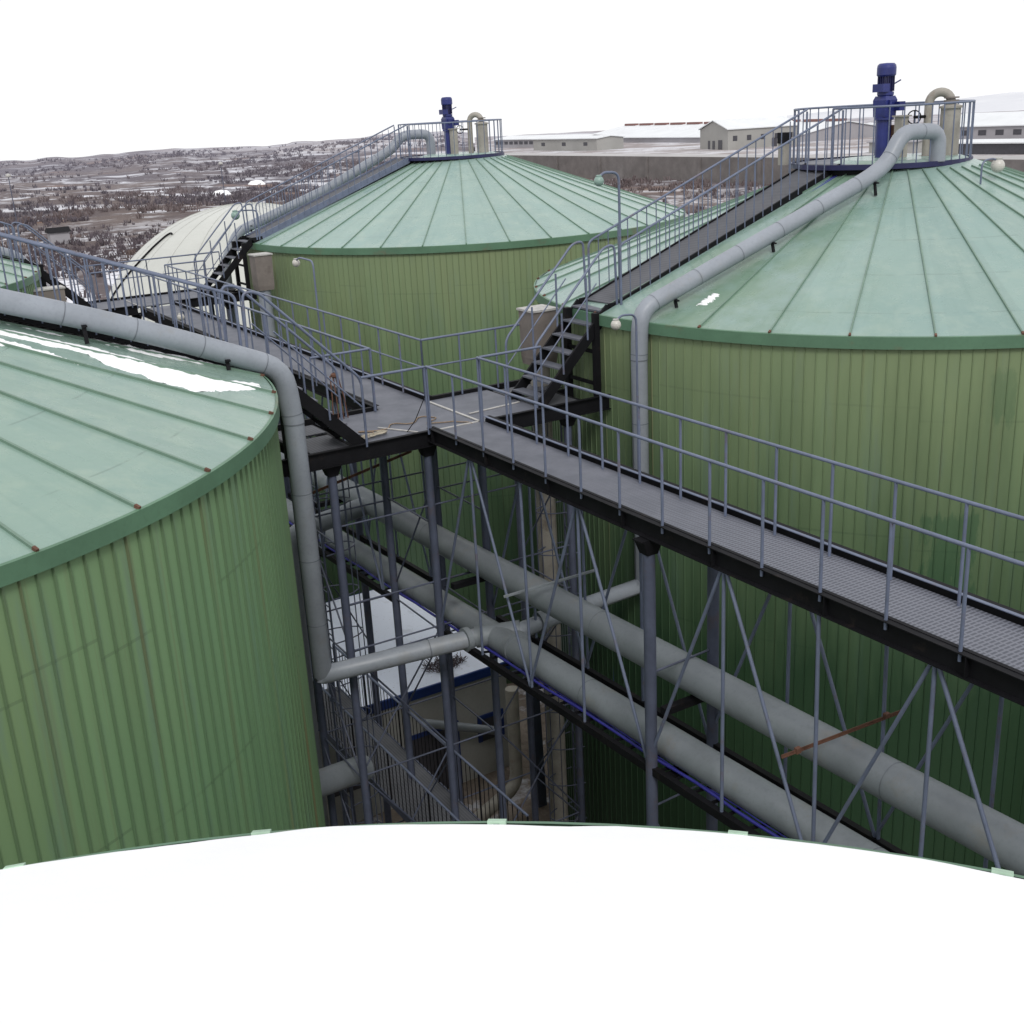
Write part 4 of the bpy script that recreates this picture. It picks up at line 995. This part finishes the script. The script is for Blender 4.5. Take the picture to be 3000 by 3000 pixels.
for i,(x,y) in enumerate(((292,274),(290,264),(288,254),(286,244))):
    m=MB(); d=Vector((.8,.6,0)); e=Vector((-.6,.8,0)); vs=[];n=10
    for u in (0,26):
        for k in range(n+1):
            a=PI*k/n; vs.append(Vector((x,y,-13))+d*u+e*(4.2*math.cos(a))+Vector((0,0,3.0*math.sin(a))))
    m.add(vs,[(k,k+1,n+2+k,n+1+k) for k in range(n)]+[tuple(range(n+1))],0,True)
    tag(m.build('polytunnel',M_FROOF),'white arched polytunnel in a row beyond the railings of the right tank','polytunnel',group='white polytunnels in a row')
for i,(x,y,lab) in enumerate(((103,298.5,'flat white snow mound on the brown hillside, nearer one'),(125,332.5,'flat white snow mound on the brown hillside, further one'))):
    m=MB(); vs=[(x,y,ground_z(x,y)+1.15)];n=24
    for rr,zz in ((.55,1.25),(1,.1)):
        for k in range(n):
            a=2*PI*k/n; q=rr*(1+.15*noise.noise((math.cos(a)*2,math.sin(a)*2,i))); vs.append((x+q*3.0*math.cos(a)*.95,y+q*2.6*math.sin(a),ground_z(x,y)-.3+zz*1.0))
    fs=[(0,1+k,1+(k+1)%n) for k in range(n)]+[(1+k,1+n+k,1+n+(k+1)%n,1+(k+1)%n) for k in range(n)]
    m.add(vs,fs,0,True); tag(m.build('snow_mound',M_SNOW),lab,'snow')
def yard_lamp(x,y,label,h=8):
    z=ground_z(x,y); t=thing('street_lamp',label,'lamp',(x,y,z))
    m=MB(); m.tube([(x,y,z),(x,y,z+h)],.09,8); m.build('pole',M_COLUMN,t)
    m=MB(); m.lathe((x,y),[(.05,z+h-.1),(.55,z+h+.15),(.5,z+h+.5),(.05,z+h+.7)],12); m.build('lamp_head',M_PALE,t)
yard_lamp(92,262,'street lamp standing on the hillside left of the rearmost tank',9)
yard_lamp(41.5,240,'street lamp on the hillside at the far left edge',10)
def hut():
    x,y=41,196; z=ground_z(x,y); t=thing('field_hut','small grey hut among the fields at the far left','hut',(x,y,z))
    m=MB(); m.box((x-1.6,y-1.2,z),(x+1.6,y+1.2,z+2.0)); m.build('wall',M_FGREY,t)
    m=MB(); m.add([(x-1.9,y-1.5,z+2.0),(x+1.9,y-1.5,z+2.0),(x+1.9,y+1.5,z+2.0),(x-1.9,y+1.5,z+2.0),(x-1.9,y,z+2.8),(x+1.9,y,z+2.8)],[(0,1,5,4),(2,3,4,5),(0,4,3),(1,2,5)]); m.build('roof',M_BLACK,t)
hut()
# ------------------------------------------------------------------ sky, sun, camera
w=bpy.data.worlds.new('World'); scene.world=w; w.use_nodes=True; nt=w.node_tree; k=NB(nt)
bg=nt.nodes['Background']; sky=k.n('ShaderNodeTexSky'); sky.sky_type='NISHITA'; sky.sun_disc=False
SE,SR=44.0,202.0
sky.sun_elevation=rd(SE); sky.sun_rotation=rd(SR)
g=k.n('ShaderNodeTexCoord'); cl=k.noise(g.outputs['Generated'],2.2,5,.55)
zz=k.sep(g.outputs['Generated'])[2]
cloud=k.mix(k.ramp(cl,.3,.7),rgb((11.0,11.0,11.2)),rgb((12.0,12.0,12.1)))
cloud=k.mix(k.math('MULTIPLY',k.ramp(zz,.22,.9),.8),cloud,rgb((9.6,9.6,9.8)))
col=k.mix(.93,sky.outputs[0],cloud); k.l(col,bg.inputs['Color']); bg.inputs['Strength'].default_value=.095
sun=bpy.data.lights.new('sun','SUN'); sun.energy=1.4; sun.angle=rd(16); sun.color=(1,.97,.93)
so=bpy.data.objects.new('sun',sun); COL.objects.link(so)
a=rd(SR); dirv=Vector((math.sin(a)*math.cos(rd(SE)),math.cos(a)*math.cos(rd(SE)),math.sin(rd(SE))))
so.rotation_euler=dirv.to_track_quat('Z','Y').to_euler(); so.location=(0,0,60)
cam=bpy.data.cameras.new('camera'); co=bpy.data.objects.new('camera',cam); COL.objects.link(co); scene.camera=co
cam.sensor_width=36; cam.lens=3408.2365/3000*36; cam.clip_end=4000; cam.clip_start=.05
Rv=Vector((.8522043,-.5207314,-.0508586)); Uv=Vector((.2117008,.2542932,.9436725)); Fv=Vector((.4784669,.8149686,-.326949))
mt=Matrix((Rv,Uv,-Fv)).transposed().to_4x4(); mt.translation=Vector((1.98684822,-18.015381,H)); co.matrix_world=mt
scene.view_settings.view_transform='Standard'; scene.view_settings.look='None'; scene.view_settings.exposure=0; scene.view_settings.gamma=1
